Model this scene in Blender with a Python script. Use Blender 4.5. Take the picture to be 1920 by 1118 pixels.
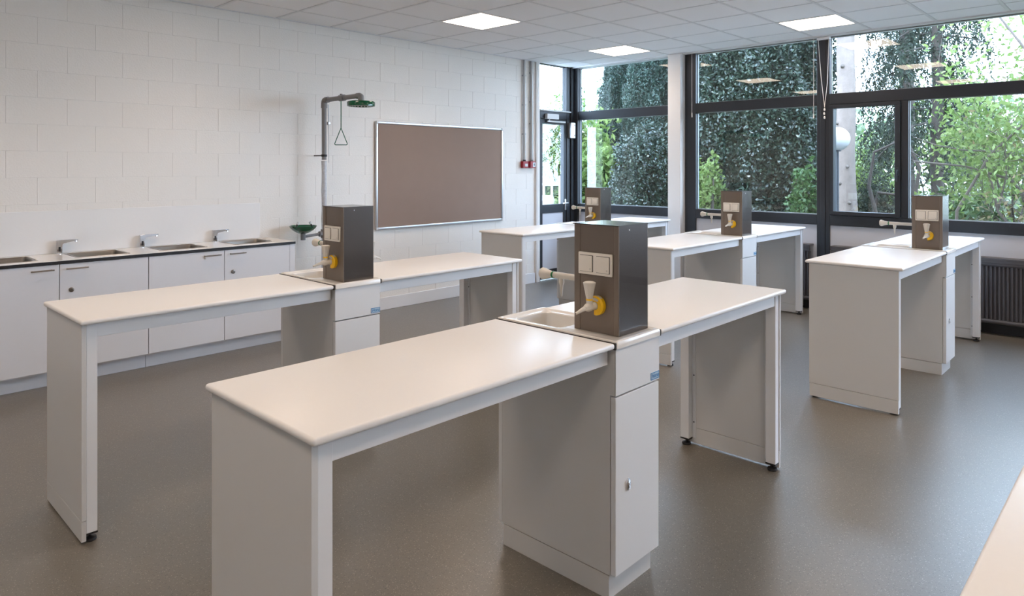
import bpy, bmesh, math, random
import numpy as np
from mathutils import Vector, Matrix, noise

for o in list(bpy.data.objects):
    bpy.data.objects.remove(o)
SC = bpy.context.scene
COL = SC.collection
PI = math.pi
ROOM_W, WALL_Y, CEIL = 8.06, 6.41, 3.08      # window plane X, block wall plane Y, ceiling height
X0, Y0 = -2.3, -3.75                          # the other two walls

# ------------------------------------------------------------------ camera, sky, sun, exposure
cam = bpy.data.cameras.new('camera')
cam.lens = 1292.9 / 1920 * 36
cam.sensor_width = 36
cam.shift_y = -(559 - 315.2) / 1920
cam.clip_start = 0.03
camo = bpy.data.objects.new('camera', cam)
camo.location = (0, 0, 1.596)
camo.rotation_euler = (PI / 2, 0, math.radians(43.62 - 90))
COL.objects.link(camo)
SC.camera = camo

world = bpy.data.worlds.new('sky')
SC.world = world
world.use_nodes = True
wn = world.node_tree
wn.nodes.clear()
wo = wn.nodes.new('ShaderNodeOutputWorld')
wb = wn.nodes.new('ShaderNodeBackground')
wr = wn.nodes.new('ShaderNodeValToRGB')
wz = wn.nodes.new('ShaderNodeSeparateXYZ')
wt = wn.nodes.new('ShaderNodeTexCoord')
wr.color_ramp.elements[0].position = 0.0
wr.color_ramp.elements[0].color = (0.63, 0.765, 1.0, 1)
wr.color_ramp.elements[1].position = 0.9
wr.color_ramp.elements[1].color = (0.50, 0.67, 1.0, 1)
wn.links.new(wt.outputs['Generated'], wz.inputs[0])
wn.links.new(wz.outputs['Z'], wr.inputs[0])
wn.links.new(wr.outputs[0], wb.inputs['Color'])
wb.inputs['Strength'].default_value = 15
wn.links.new(wb.outputs[0], wo.inputs[0])

sun = bpy.data.lights.new('sun', 'SUN')
sun.energy = 2.6
sun.angle = math.radians(4)
sun.color = (1.0, 0.95, 0.86)
suno = bpy.data.objects.new('sun', sun)
suno.rotation_euler = Vector((0.62, -0.22, -0.95)).to_track_quat('-Z', 'Y').to_euler()
COL.objects.link(suno)

SC.view_settings.view_transform = 'Standard'
SC.view_settings.look = 'None'
SC.view_settings.gamma = 1
SC.view_settings.use_curve_mapping = False
SC.view_settings.exposure = 0.28
LAMP_POWER = 6.0
LAMP_WATTS = 4.6                             # the downward light of each ceiling panel, cut off at its prismatic angle
LAMP_COLOR = (1.0, 0.805, 0.655)

# ------------------------------------------------------------------ materials
def rgb(r, g, b):
    f = lambda c: (c / 255 / 12.92) if c / 255 <= 0.04045 else ((c / 255 + 0.055) / 1.055) ** 2.4
    return (f(r), f(g), f(b), 1)

def mat(name, col, rough=0.5, metal=0.0, bump=0.0, scale=60.0, var=0.0, coat=0.0, spec=0.5, vscale=None):
    m = bpy.data.materials.new(name)
    m.use_nodes = True
    nt = m.node_tree
    b = nt.nodes['Principled BSDF']
    b.inputs['Base Color'].default_value = col
    b.inputs['Roughness'].default_value = rough
    b.inputs['Metallic'].default_value = metal
    b.inputs['Specular IOR Level'].default_value = spec
    b.inputs['Coat Weight'].default_value = coat
    tc = nt.nodes.new('ShaderNodeTexCoord')
    nz = nt.nodes.new('ShaderNodeTexNoise')
    nz.inputs['Scale'].default_value = vscale or scale
    nz.inputs['Detail'].default_value = 4
    nt.links.new(tc.outputs['Object'], nz.inputs['Vector'])
    if var > 0:
        mx = nt.nodes.new('ShaderNodeMix')
        mx.data_type = 'RGBA'
        mx.inputs[6].default_value = tuple(c * (1 - var) for c in col[:3]) + (1,)
        mx.inputs[7].default_value = tuple(min(1, c * (1 + var)) for c in col[:3]) + (1,)
        nt.links.new(nz.outputs['Fac'], mx.inputs[0])
        nt.links.new(mx.outputs[2], b.inputs['Base Color'])
    if bump > 0:
        n2 = nt.nodes.new('ShaderNodeTexNoise')
        n2.inputs['Scale'].default_value = scale
        n2.inputs['Detail'].default_value = 3
        nt.links.new(tc.outputs['Object'], n2.inputs['Vector'])
        bp = nt.nodes.new('ShaderNodeBump')
        bp.inputs['Strength'].default_value = bump
        bp.inputs['Distance'].default_value = 0.004
        nt.links.new(n2.outputs['Fac'], bp.inputs['Height'])
        nt.links.new(bp.outputs[0], b.inputs['Normal'])
    return m

def glass_mat(name, tint=(0.93, 0.97, 0.96, 1), ior=1.5):
    m = bpy.data.materials.new(name)
    m.use_nodes = True
    nt = m.node_tree
    nt.nodes.clear()
    out = nt.nodes.new('ShaderNodeOutputMaterial')
    mx = nt.nodes.new('ShaderNodeMixShader')
    tr = nt.nodes.new('ShaderNodeBsdfTransparent')
    gl = nt.nodes.new('ShaderNodeBsdfGlossy')
    fr = nt.nodes.new('ShaderNodeFresnel')
    ge = nt.nodes.new('ShaderNodeNewGeometry')
    mi_ = nt.nodes.new('ShaderNodeMix')                 # same reflectance on the way in and out of the pane
    mi_.inputs[2].default_value = ior
    mi_.inputs[3].default_value = 1 / ior
    nt.links.new(ge.outputs['Backfacing'], mi_.inputs[0])
    nt.links.new(mi_.outputs[0], fr.inputs['IOR'])
    tr.inputs[0].default_value = tint
    gl.inputs['Roughness'].default_value = 0.0
    nt.links.new(fr.outputs[0], mx.inputs[0])
    nt.links.new(tr.outputs[0], mx.inputs[1])
    nt.links.new(gl.outputs[0], mx.inputs[2])
    nt.links.new(mx.outputs[0], out.inputs[0])
    return m

def emit_mat(name, col, s):
    m = bpy.data.materials.new(name)
    m.use_nodes = True
    nt = m.node_tree
    nt.nodes.clear()
    out = nt.nodes.new('ShaderNodeOutputMaterial')
    e = nt.nodes.new('ShaderNodeEmission')
    e.inputs[0].default_value = tuple(col) + (1,)
    e.inputs[1].default_value = s
    nt.links.new(e.outputs[0], out.inputs[0])
    return m

def leaf_mat(name, c1, c2, trans=0.35, rough=0.45, spec=0.4):
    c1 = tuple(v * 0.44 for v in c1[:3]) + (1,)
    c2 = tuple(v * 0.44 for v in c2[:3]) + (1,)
    m = bpy.data.materials.new(name)
    m.use_nodes = True
    nt = m.node_tree
    b = nt.nodes['Principled BSDF']
    out = nt.nodes['Material Output']
    geo = nt.nodes.new('ShaderNodeNewGeometry')
    mx = nt.nodes.new('ShaderNodeMix')
    mx.data_type = 'RGBA'
    mx.inputs[6].default_value = c1
    mx.inputs[7].default_value = c2
    nt.links.new(geo.outputs['Random Per Island'], mx.inputs[0])
    nt.links.new(mx.outputs[2], b.inputs['Base Color'])
    b.inputs['Roughness'].default_value = rough
    b.inputs['Specular IOR Level'].default_value = spec
    if trans > 0:
        tl = nt.nodes.new('ShaderNodeBsdfTranslucent')
        nt.links.new(mx.outputs[2], tl.inputs[0])
        ms = nt.nodes.new('ShaderNodeMixShader')
        ms.inputs[0].default_value = trans
        nt.links.new(b.outputs[0], ms.inputs[1])
        nt.links.new(tl.outputs[0], ms.inputs[2])
        nt.links.new(ms.outputs[0], out.inputs[0])
    return m

M = {}
M['worktop'] = mat('worktop_cream', (0.80, 0.78, 0.75, 1), 0.30, bump=0.01, scale=90, var=0.012, spec=0.35)
M['white'] = mat('white_laminate', (0.73, 0.73, 0.725, 1), 0.38, bump=0.03, scale=400, var=0.01)
M['white_metal'] = mat('white_metal', (0.76, 0.765, 0.77, 1), 0.32, bump=0.01, scale=300)
M['panel'] = mat('grey_white_laminate', (0.62, 0.61, 0.59, 1), 0.36, bump=0.03, scale=500, var=0.01)
M['ceramic'] = mat('cream_ceramic', (0.80, 0.77, 0.72, 1), 0.18, var=0.01, coat=0.3)
M['front_taupe'] = mat('taupe_front_panel', (0.175, 0.142, 0.115, 1), 0.42, metal=0.35, bump=0.02, scale=500, var=0.04, vscale=6)
M['taupe'] = mat('taupe_metallic_paint', (0.070, 0.058, 0.050, 1), 0.22, metal=0.45, coat=0.3, bump=0.03, scale=700, var=0.05, vscale=8)
M['taupe_edge'] = mat('taupe_profile', (0.19, 0.155, 0.125, 1), 0.36, metal=0.4, var=0.03)
M['socket'] = mat('cream_plastic', (0.76, 0.72, 0.65, 1), 0.4, var=0.01)
M['tap_cream'] = mat('grey_cream_tap_enamel', (0.60, 0.57, 0.51, 1), 0.28, var=0.02)
M['yellow'] = mat('yellow_plastic', (0.85, 0.50, 0.005, 1), 0.35, var=0.03)
M['green_band'] = mat('green_band_plastic', (0.01, 0.16, 0.05, 1), 0.4, var=0.03)
M['black'] = mat('black_plastic', (0.012, 0.012, 0.014, 1), 0.45, var=0.05)
M['rubber'] = mat('dark_joint_seal', (0.03, 0.027, 0.025, 1), 0.6, var=0.05)
M['steel'] = mat('brushed_steel', (0.27, 0.245, 0.22, 1), 0.30, metal=1.0, bump=0.02, scale=300, var=0.04)
M['chrome'] = mat('chrome', (0.78, 0.79, 0.82, 1), 0.07, metal=1.0, var=0.01)
M['alu'] = mat('satin_aluminium', (0.62, 0.63, 0.65, 1), 0.3, metal=0.8, var=0.02)
M['countertop'] = mat('white_counter_laminate', (0.80, 0.79, 0.78, 1), 0.12, var=0.01)
M['door_white'] = mat('white_cabinet_door', (0.70, 0.70, 0.72, 1), 0.4, var=0.01)
M['plinth'] = mat('white_plinth', (0.66, 0.68, 0.72, 1), 0.25, var=0.01)
M['paint'] = mat('cream_masonry_paint', (0.80, 0.772, 0.728, 1), 0.5, bump=0.35, scale=70, var=0.015)
M['mortar'] = mat('painted_mortar', (0.77, 0.755, 0.725, 1), 0.6, bump=0.3, scale=90, var=0.015)
M['wallpaint'] = mat('white_wall_paint', (0.80, 0.79, 0.775, 1), 0.6, bump=0.05, scale=60, var=0.01)
M['frame'] = mat('anthracite_frame', (0.021, 0.025, 0.032, 1), 0.42, bump=0.01, var=0.04)
M['frame_lip'] = mat('pale_glazing_bead', (0.45, 0.50, 0.52, 1), 0.4, var=0.03)
M['glass'] = glass_mat('window_glass', (0.95, 0.985, 0.98, 1), 1.62)
M['tile'] = mat('ceiling_tile_fissured', (0.86, 0.865, 0.88, 1), 0.8, bump=0.15, scale=220, var=0.02, vscale=120)
M['grid'] = mat('ceiling_grid_metal', (0.72, 0.725, 0.74, 1), 0.5, var=0.01)
M['lamp'] = emit_mat('lamp_diffuser', LAMP_COLOR, LAMP_POWER)
M['cork'] = mat('brown_pinboard_felt', (0.285, 0.205, 0.165, 1), 0.85, bump=0.2, scale=600, var=0.05, vscale=5)
M['grey_pipe'] = mat('grey_plastic_pipe', (0.20, 0.20, 0.205, 1), 0.4, var=0.04)
M['film'] = mat('grey_film_wrapped_pipe', (0.50, 0.52, 0.56, 1), 0.22, bump=0.5, scale=45, var=0.3, vscale=40)
M['green'] = mat('green_plastic', (0.004, 0.085, 0.035, 1), 0.16, var=0.05, coat=0.4)
M['green_rod'] = mat('green_painted_rod', (0.01, 0.11, 0.05, 1), 0.35, var=0.05)
M['red'] = mat('red_plastic', (0.30, 0.006, 0.015, 1), 0.3, var=0.04)
M['conduit'] = mat('galvanised_conduit', (0.48, 0.49, 0.50, 1), 0.4, metal=0.4, var=0.05)
M['radiator'] = mat('dark_grey_radiator', (0.085, 0.080, 0.085, 1), 0.42, var=0.04)
M['spandrel'] = mat('pale_blue_white_panel', (0.60, 0.61, 0.65, 1), 0.45, var=0.01)
M['bead'] = mat('white_cord', (0.78, 0.76, 0.72, 1), 0.5, var=0.02)
M['blue'] = mat('blue_print', (0.01, 0.16, 0.42, 1), 0.5, var=0.02)
M['palebl'] = mat('pale_blue_plate', (0.40, 0.56, 0.68, 1), 0.45, var=0.02)
M['globe'] = mat('white_opal_globe', (0.42, 0.42, 0.42, 1), 0.3, var=0.02)
M['bark_pale'] = mat('pinkish_grey_bark', (0.165, 0.128, 0.105, 1), 0.9, bump=1.0, scale=18, var=0.35, vscale=9)
M['bark'] = mat('dark_bark', (0.04, 0.03, 0.023, 1), 0.9, bump=0.8, scale=30, var=0.3, vscale=12)
M['twig'] = mat('grey_brown_twig', (0.08, 0.062, 0.048, 1), 0.8, var=0.2, vscale=8)
M['railing'] = mat('white_railing_paint', (0.62, 0.64, 0.65, 1), 0.5, var=0.02)
M['litter'] = mat('leaf_litter_ground', (0.06, 0.06, 0.04, 1), 0.95, bump=0.8, scale=12, var=0.5, vscale=6)

# speckled vinyl floor
def floor_mat():
    m = bpy.data.materials.new('speckled_vinyl')
    m.use_nodes = True
    nt = m.node_tree
    b = nt.nodes['Principled BSDF']
    tc = nt.nodes.new('ShaderNodeTexCoord')
    base = (0.122, 0.106, 0.083, 1)
    n1 = nt.nodes.new('ShaderNodeTexNoise'); n1.inputs['Scale'].default_value = 1.3; n1.inputs['Detail'].default_value = 5
    mx = nt.nodes.new('ShaderNodeMix'); mx.data_type = 'RGBA'
    mx.inputs[6].default_value = tuple(c * 0.93 for c in base[:3]) + (1,)
    mx.inputs[7].default_value = tuple(c * 1.07 for c in base[:3]) + (1,)
    nt.links.new(tc.outputs['Object'], n1.inputs['Vector'])
    nt.links.new(n1.outputs['Fac'], mx.inputs[0])
    cur = mx.outputs[2]
    for sc_, thr, col in ((200, 0.10, (0.30, 0.265, 0.21, 1)), (160, 0.13, (0.065, 0.054, 0.043, 1)), (320, 0.22, (0.165, 0.142, 0.113, 1))):
        v = nt.nodes.new('ShaderNodeTexVoronoi'); v.inputs['Scale'].default_value = sc_
        nt.links.new(tc.outputs['Object'], v.inputs['Vector'])
        sx = nt.nodes.new('ShaderNodeSeparateColor'); nt.links.new(v.outputs['Color'], sx.inputs[0])
        lt = nt.nodes.new('ShaderNodeMath'); lt.operation = 'LESS_THAN'; lt.inputs[1].default_value = thr
        nt.links.new(sx.outputs[0], lt.inputs[0])
        ld = nt.nodes.new('ShaderNodeMath'); ld.operation = 'LESS_THAN'; ld.inputs[1].default_value = 0.42
        nt.links.new(v.outputs['Distance'], ld.inputs[0])
        ml = nt.nodes.new('ShaderNodeMath'); ml.operation = 'MULTIPLY'
        nt.links.new(lt.outputs[0], ml.inputs[0]); nt.links.new(ld.outputs[0], ml.inputs[1])
        m2 = nt.nodes.new('ShaderNodeMix'); m2.data_type = 'RGBA'
        nt.links.new(ml.outputs[0], m2.inputs[0]); nt.links.new(cur, m2.inputs[6]); m2.inputs[7].default_value = col
        cur = m2.outputs[2]
    nt.links.new(cur, b.inputs['Base Color'])
    b.inputs['Roughness'].default_value = 0.32
    b.inputs['IOR'].default_value = 1.62
    b.inputs['Specular IOR Level'].default_value = 1.0
    n3 = nt.nodes.new('ShaderNodeTexNoise'); n3.inputs['Scale'].default_value = 190
    nt.links.new(tc.outputs['Object'], n3.inputs['Vector'])
    bp = nt.nodes.new('ShaderNodeBump'); bp.inputs['Strength'].default_value = 0.22; bp.inputs['Distance'].default_value = 0.002
    nt.links.new(n3.outputs['Fac'], bp.inputs['Height'])
    nt.links.new(bp.outputs[0], b.inputs['Normal'])
    return m
M['floor'] = floor_mat()

# ------------------------------------------------------------------ mesh helpers
def obj(name, bm, m, parent=None, smooth=False, loc=None):
    if isinstance(bm, bmesh.types.BMesh):
        bmesh.ops.recalc_face_normals(bm, faces=bm.faces[:])
        me = bpy.data.meshes.new(name)
        bm.to_mesh(me); bm.free()
    else:
        me = bm
    ms = m if isinstance(m, (list, tuple)) else [m]
    if not me.materials:
        for k in ms:
            me.materials.append(M[k] if isinstance(k, str) else k)
    if smooth:
        for p in me.polygons:
            p.use_smooth = True
        try:
            me.set_sharp_from_angle(angle=math.radians(38))
        except Exception:
            pass
    o = bpy.data.objects.new(name, me)
    COL.objects.link(o)
    if parent is not None:
        o.parent = parent
    if loc is not None:
        o.location = loc
    return o

def box(bm, x0, x1, y0, y1, z0, z1, bev=0.0, seg=2, mi=0):
    r = bmesh.ops.create_cube(bm, size=1.0)
    vs = r['verts']
    for v in vs:
        v.co = Vector(((x0 + x1) / 2 + v.co.x * (x1 - x0), (y0 + y1) / 2 + v.co.y * (y1 - y0), (z0 + z1) / 2 + v.co.z * (z1 - z0)))
    fs = set(f for v in vs for f in v.link_faces)
    for f in fs:
        f.material_index = mi
    if bev > 0:
        es = list(set(e for v in vs for e in v.link_edges))
        r2 = bmesh.ops.bevel(bm, geom=es, offset=bev, segments=seg, affect='EDGES', profile=0.5)
        for f in r2['faces']:
            f.material_index = mi
    return bm

def B(*a, **k):
    return box(bmesh.new(), *a, **k)

def frame_of(d):
    d = Vector(d).normalized()
    a = Vector((0, 0, 1)) if abs(d.z) < 0.9 else Vector((1, 0, 0))
    u = d.cross(a).normalized()
    return d, u, d.cross(u).normalized()

def tube(bm, pts, rs, n=12, caps=True, mi=0):
    """a tube through pts with radius per point"""
    pts = [Vector(p) for p in pts]
    if not isinstance(rs, (list, tuple)):
        rs = [rs] * len(pts)
    rings = []
    pu = None
    for i, p in enumerate(pts):
        if i == 0: d = pts[1] - p
        elif i == len(pts) - 1: d = p - pts[i - 1]
        else: d = (pts[i + 1] - p).normalized() + (p - pts[i - 1]).normalized()
        if d.length < 1e-9: d = pts[-1] - pts[0]
        d, u, w = frame_of(d)
        if pu is not None:
            u = (pu - d * pu.dot(d))
            u = u.normalized() if u.length > 1e-6 else frame_of(d)[1]
            w = d.cross(u)
        pu = u
        rings.append([bm.verts.new(p + rs[i] * (u * math.cos(2 * PI * k / n) + w * math.sin(2 * PI * k / n))) for k in range(n)])
    for a, b in zip(rings, rings[1:]):
        for k in range(n):
            f = bm.faces.new((a[k], a[(k + 1) % n], b[(k + 1) % n], b[k])); f.material_index = mi
    if caps:
        bm.faces.new(rings[0][::-1]).material_index = mi
        bm.faces.new(rings[-1]).material_index = mi
    return bm

def lathe(bm, prof, c, axis='z', n=24, mi=0):
    """prof = [(r, t)] along an axis from point c"""
    c = Vector(c)
    ax = {'z': Vector((0, 0, 1)), 'x': Vector((1, 0, 0)), 'y': Vector((0, 1, 0))}[axis] if isinstance(axis, str) else Vector(axis)
    d, u, w = frame_of(ax)
    rings = []
    for r, t in prof:
        r = max(r, 1e-5)
        rings.append([bm.verts.new(c + d * t + r * (u * math.cos(2 * PI * k / n) + w * math.sin(2 * PI * k / n))) for k in range(n)])
    for a, b in zip(rings, rings[1:]):
        for k in range(n):
            f = bm.faces.new((a[k], a[(k + 1) % n], b[(k + 1) % n], b[k])); f.material_index = mi
    bm.faces.new(rings[0][::-1]).material_index = mi
    bm.faces.new(rings[-1]).material_index = mi
    return bm

def rrect(x0, x1, y0, y1, r, z, k=5):
    pts = []
    for (cx, cy, a0) in ((x1 - r, y0 + r, -PI / 2), (x1 - r, y1 - r, 0), (x0 + r, y1 - r, PI / 2), (x0 + r, y0 + r, PI)):
        for i in range(k + 1):
            a = a0 + i / k * PI / 2
            pts.append((cx + r * math.cos(a), cy + r * math.sin(a), z))
    return pts

def loft(bm, rings, cap0=True, cap1=True, mi=0):
    vr = [[bm.verts.new(p) for p in r] for r in rings]
    n = len(vr[0])
    for a, b in zip(vr, vr[1:]):
        for k in range(n):
            bm.faces.new((a[k], a[(k + 1) % n], b[(k + 1) % n], b[k])).material_index = mi
    if cap0: bm.faces.new(vr[0][::-1]).material_index = mi
    if cap1: bm.faces.new(vr[-1]).material_index = mi
    return bm

def prism(bm, poly, z0, z1, mi=0, fn=None):
    fn = fn or (lambda a, b, t: (a, b, t))
    lo = [bm.verts.new(fn(a, b, z0)) for a, b in poly]
    hi = [bm.verts.new(fn(a, b, z1)) for a, b in poly]
    n = len(poly)
    for k in range(n):
        bm.faces.new((lo[k], lo[(k + 1) % n], hi[(k + 1) % n], hi[k])).material_index = mi
    bm.faces.new(lo[::-1]).material_index = mi
    bm.faces.new(hi).material_index = mi
    return bm

def empty(name, loc=(0, 0, 0), parent=None):
    o = bpy.data.objects.new(name, None)
    o.empty_display_size = 0.1
    COL.objects.link(o)
    o.location = loc
    if parent is not None:
        o.parent = parent
    return o

def tag(o, label, cat, group=None, kind=None):
    o['label'] = label
    o['category'] = cat
    if group: o['group'] = group
    if kind: o['kind'] = kind
    return o

def thing(name, label, cat, loc=(0, 0, 0), group=None):
    return tag(empty(name, loc), label, cat, group)

def struct(o, label=None):
    o['kind'] = 'structure'
    if label: o['label'] = label
    return o

def copy_tree(o, parent=None):
    c = o.copy()
    COL.objects.link(c)
    c.parent = parent
    for ch in list(o.children):
        copy_tree(ch, c)
    return c

def share(name, src, parent, loc, rotz=0.0):
    o = bpy.data.objects.new(name, src)
    COL.objects.link(o)
    o.parent = parent
    o.location = loc
    if rotz: o.rotation_euler = (0, 0, rotz)
    return o

# ------------------------------------------------------------------ the room
struct(obj('floor', B(X0 - 0.2, ROOM_W + 0.05, Y0 - 0.2, WALL_Y + 0.03, -0.12, 0.0), 'floor'), 'grey brown speckled vinyl floor')

# block wall with its blocks
WEND = 7.25
wall = struct(obj('wall_back', B(X0 - 0.2, WEND - 0.004, WALL_Y + 0.004, WALL_Y + 0.26, 0.0, CEIL + 0.1), 'mortar'), 'painted block wall behind the sinks and pinboard')
BL, BH, G = 0.405, 0.2095, 0.0016
def block_mesh(L, Hh):
    bm = bmesh.new()
    c = 0.0011
    fr = [(G / 2 + c, G / 2 + c), (L - G / 2 - c, G / 2 + c), (L - G / 2 - c, Hh - G / 2 - c), (G / 2 + c, Hh - G / 2 - c)]
    bk = [(G / 2, G / 2), (L - G / 2, G / 2), (L - G / 2, Hh - G / 2), (G / 2, Hh - G / 2)]
    loft(bm, [[(a, 0.010, b) for a, b in bk], [(a, 0.0012, b) for a, b in bk], [(a, 0, b) for a, b in fr]])
    me = bpy.data.meshes.new('block')
    bmesh.ops.recalc_face_normals(bm, faces=bm.faces[:])
    bm.to_mesh(me); bm.free(); me.materials.append(M['paint'])
    return me
zs = [0.0, 0.0515] + [0.0515 + BH * k for k in range(1, 15)]
zs = [z for z in zs if z < CEIL - 0.02] + [CEIL]
cache = {}
rnd = random.Random(3)
for r in range(len(zs) - 1):
    z0, z1 = zs[r], zs[r + 1]
    off = (1.748 if (r % 2 == 1) else 1.748 - BL / 2)
    xs = [off + BL * k for k in range(-4, 20)]
    xs = [x for x in xs if 0.35 < x < WEND - 0.03] + [WEND]
    for xa, xb in zip(xs, xs[1:]):
        key = (round(xb - xa, 3), round(z1 - z0, 3))
        if key not in cache: cache[key] = block_mesh(*key)
        share('block', cache[key], wall, (xa, WALL_Y + 0.0008 - rnd.random() * 0.0005, z0))
struct(obj('baseboard_back', B(3.27, 7.17, WALL_Y - 0.022, WALL_Y - 0.005, 0, 0.14, bev=0.004), 'white_metal'))
struct(obj('trim_1', box(B(7.19, 7.262, WALL_Y - 0.03, WALL_Y + 0.03, 0, CEIL - 0.002, bev=0.005), 7.215, 7.222, WALL_Y - 0.033, WALL_Y - 0.028, 0, CEIL - 0.002), 'wallpaint'), 'white corner trim beside the door')
struct(obj('wall_left', B(X0 - 0.2, X0, Y0 - 0.2, WALL_Y, 0, CEIL + 0.1), 'wallpaint'))
struct(obj('wall_front', B(X0, ROOM_W + 0.2, Y0 - 0.2, Y0, 0, CEIL + 0.1), 'wallpaint'))

# ceiling: slab, grid bars, tiles, lamps
ceil = struct(obj('ceiling', B(X0 - 0.25, ROOM_W + 0.55, Y0 - 0.25, WALL_Y + 0.55, CEIL + 0.1, CEIL + 0.4), 'wallpaint'), 'white suspended tile ceiling')
PX, PY = 0.605, 0.6085
gx = [7.57 + PX * k for k in range(-16, 1)]
gy = [5.96 - PY * k for k in range(0, 17)]
gxs = [X0] + [x for x in gx if x > X0 + 0.05] + [ROOM_W + 0.06]
gys = [Y0] + sorted(y for y in gy if y > Y0 + 0.05) + [WALL_Y - 0.002]
bw = 0.012
for x in gxs[1:-1]:
    obj('grid_bar', B(x - bw, x + bw, Y0, WALL_Y, CEIL - 0.001, CEIL + 0.03), 'grid', ceil)
for y in gys[1:-1]:
    obj('cross_bar', B(X0, ROOM_W + 0.06, y - bw, y + bw, CEIL - 0.0006, CEIL + 0.03), 'grid', ceil)
obj('edge_bar', B(X0, ROOM_W + 0.06, WALL_Y - 0.018, WALL_Y - 0.003, CEIL - 0.004, CEIL + 0.03), 'grid', ceil)
obj('edge_bar', B(ROOM_W - 0.09, ROOM_W + 0.12, Y0, WALL_Y + 0.1, CEIL - 0.014, CEIL + 0.1, bev=0.004), 'grid', ceil)
lamp_cells = [(7.57 - 4 * PX * i - PX / 2, 5.96 - PY * (1 + 4 * j) - PY / 2) for i in range(4) for j in range(4)]
tc_ = {}
def tile_mesh(w, d):
    k = (round(w, 3), round(d, 3))
    if k not in tc_:
        e = 0.007
        me = bpy.data.meshes.new('ceiling_tile')
        bm = loft(bmesh.new(), [rrect(-w / 2, w / 2, -d / 2, d / 2, 0.001, 0.02, 1), rrect(-w / 2, w / 2, -d / 2, d / 2, 0.001, 0.005, 1), rrect(-w / 2 + e, w / 2 - e, -d / 2 + e, d / 2 - e, 0.001, 0.0, 1)])
        bmesh.ops.recalc_face_normals(bm, faces=bm.faces[:])
        bm.to_mesh(me); bm.free(); me.materials.append(M['tile'])
        tc_[k] = me
    return tc_[k]
for xa, xb in zip(gxs, gxs[1:]):
    for ya, yb in zip(gys, gys[1:]):
        cx, cy = (xa + xb) / 2, (ya + yb) / 2
        if any(abs(cx - a) < 0.1 and abs(cy - b) < 0.1 for a, b in lamp_cells): continue
        share('ceiling_tile', tile_mesh(xb - xa - 2 * bw, yb - ya - 2 * bw), ceil, (cx, cy, CEIL + 0.001))
obj('void_liner', B(X0 - 0.1, ROOM_W + 0.1, Y0 - 0.1, WALL_Y + 0.1, CEIL + 0.06, CEIL + 0.1), 'wallpaint', ceil)

lamp_names = {(0, 0): 'square lit ceiling panel lamp above the far bench by the door and pillar',
              (0, 1): 'square lit ceiling panel lamp above the right bench, closest to the big window',
              (1, 0): 'square lit ceiling panel lamp in front of the block wall, left of centre'}
first = None
for n, (cx, cy) in enumerate(lamp_cells):
    i, j = divmod(n, 4)
    if first is None:
        t = thing('ceiling_lamp', '', 'ceiling lamp', (cx, cy, CEIL))
        w, d = PX / 2 - 0.013, PY / 2 - 0.013
        bm = bmesh.new()
        for a in ((-w, w, -d, -d + 0.012), (-w, w, d - 0.012, d), (-w, -w + 0.012, -d + 0.012, d - 0.012), (w - 0.012, w, -d + 0.012, d - 0.012)):
            box(bm, *a, -0.001, 0.03)
        obj('lamp_frame', bm, 'white_metal', t)
        obj('diffuser', B(-w + 0.012, w - 0.012, -d + 0.012, d - 0.012, 0.0, 0.012), 'lamp', t)
        obj('lamp_housing', B(-w, w, -d, d, 0.032, 0.055), 'white_metal', t)
        first = t
    else:
        t = copy_tree(first)
        t.location = (cx, cy, CEIL)
    li = bpy.data.lights.get('panel_light') or bpy.data.lights.new('panel_light', 'AREA')
    li.shape = 'SQUARE'; li.size = 0.54; li.energy = LAMP_WATTS; li.color = LAMP_COLOR; li.spread = math.radians(128)
    lo = bpy.data.objects.new('panel_light', li); COL.objects.link(lo); lo.parent = t; lo.location = (0, 0, -0.003)
    t['label'] = lamp_names.get((i, j), 'square lit ceiling panel lamp beyond the top of the picture')
    t['group'] = 'square panel lamps in the ceiling' if (i, j) not in lamp_names else 'panel lamps in view'

# ------------------------------------------------------------------ window wall
GX = 8.10                                     # glass plane
wr_ = struct(obj('wall_right', B(ROOM_W + 0.10, ROOM_W + 0.22, Y0, 6.36, 0.0, 1.0), 'wallpaint'), 'low wall under the windows')
FX0, FX1 = 8.035, 8.13
def pane(parent, y0, y1, z0, z1):
    return obj('glass_pane', B(GX - 0.004, GX + 0.004, y0, y1, z0, z1), 'glass', parent)
def bar(parent, name, y0, y1, z0, z1, x0=FX0, x1=FX1, m='frame', bev=0.003):
    return obj(name, B(x0, x1, y0, y1, z0, z1, bev=bev, seg=1), m, parent)
def bead(parent, y0, y1, z0, z1):
    bm = bmesh.new(); t = 0.007
    for a in ((y0, y1, z0, z0 + t), (y0, y1, z1 - t, z1), (y0, y0 + t, z0 + t, z1 - t), (y1 - t, y1, z0 + t, z1 - t)):
        box(bm, GX - 0.018, GX - 0.004, a[0], a[1], a[2], a[3])
    return obj('glazing_bead', bm, 'frame_lip', parent)
TZ0, TZ1, SZ0, SZ1 = 2.305, 2.425, 0.955, 1.070
# window_1: left of the pillar
w1 = struct(empty('window_1'), 'anthracite window left of the pillar')
bar(w1, 'transom', 4.78, 6.31, TZ0, TZ1); bar(w1, 'sill_rail', 4.78, 6.31, SZ0, SZ1)
bar(w1, 'head_rail', 4.78, 6.31, CEIL - 0.012, CEIL + 0.05, FX0 + 0.02)
bar(w1, 'post', 4.70, 4.79, SZ0, CEIL, 8.05)
pane(w1, 4.78, 6.31, TZ1, CEIL); pane(w1, 4.78, 6.31, SZ1, TZ0)
bead(w1, 4.79, 6.31, SZ1, TZ0); bead(w1, 4.79, 6.31, TZ1, CEIL - 0.012)
obj('spandrel_panel', B(8.055, 8.09, 4.72, 6.31, 0.06, SZ0), 'spandrel', w1)
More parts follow.
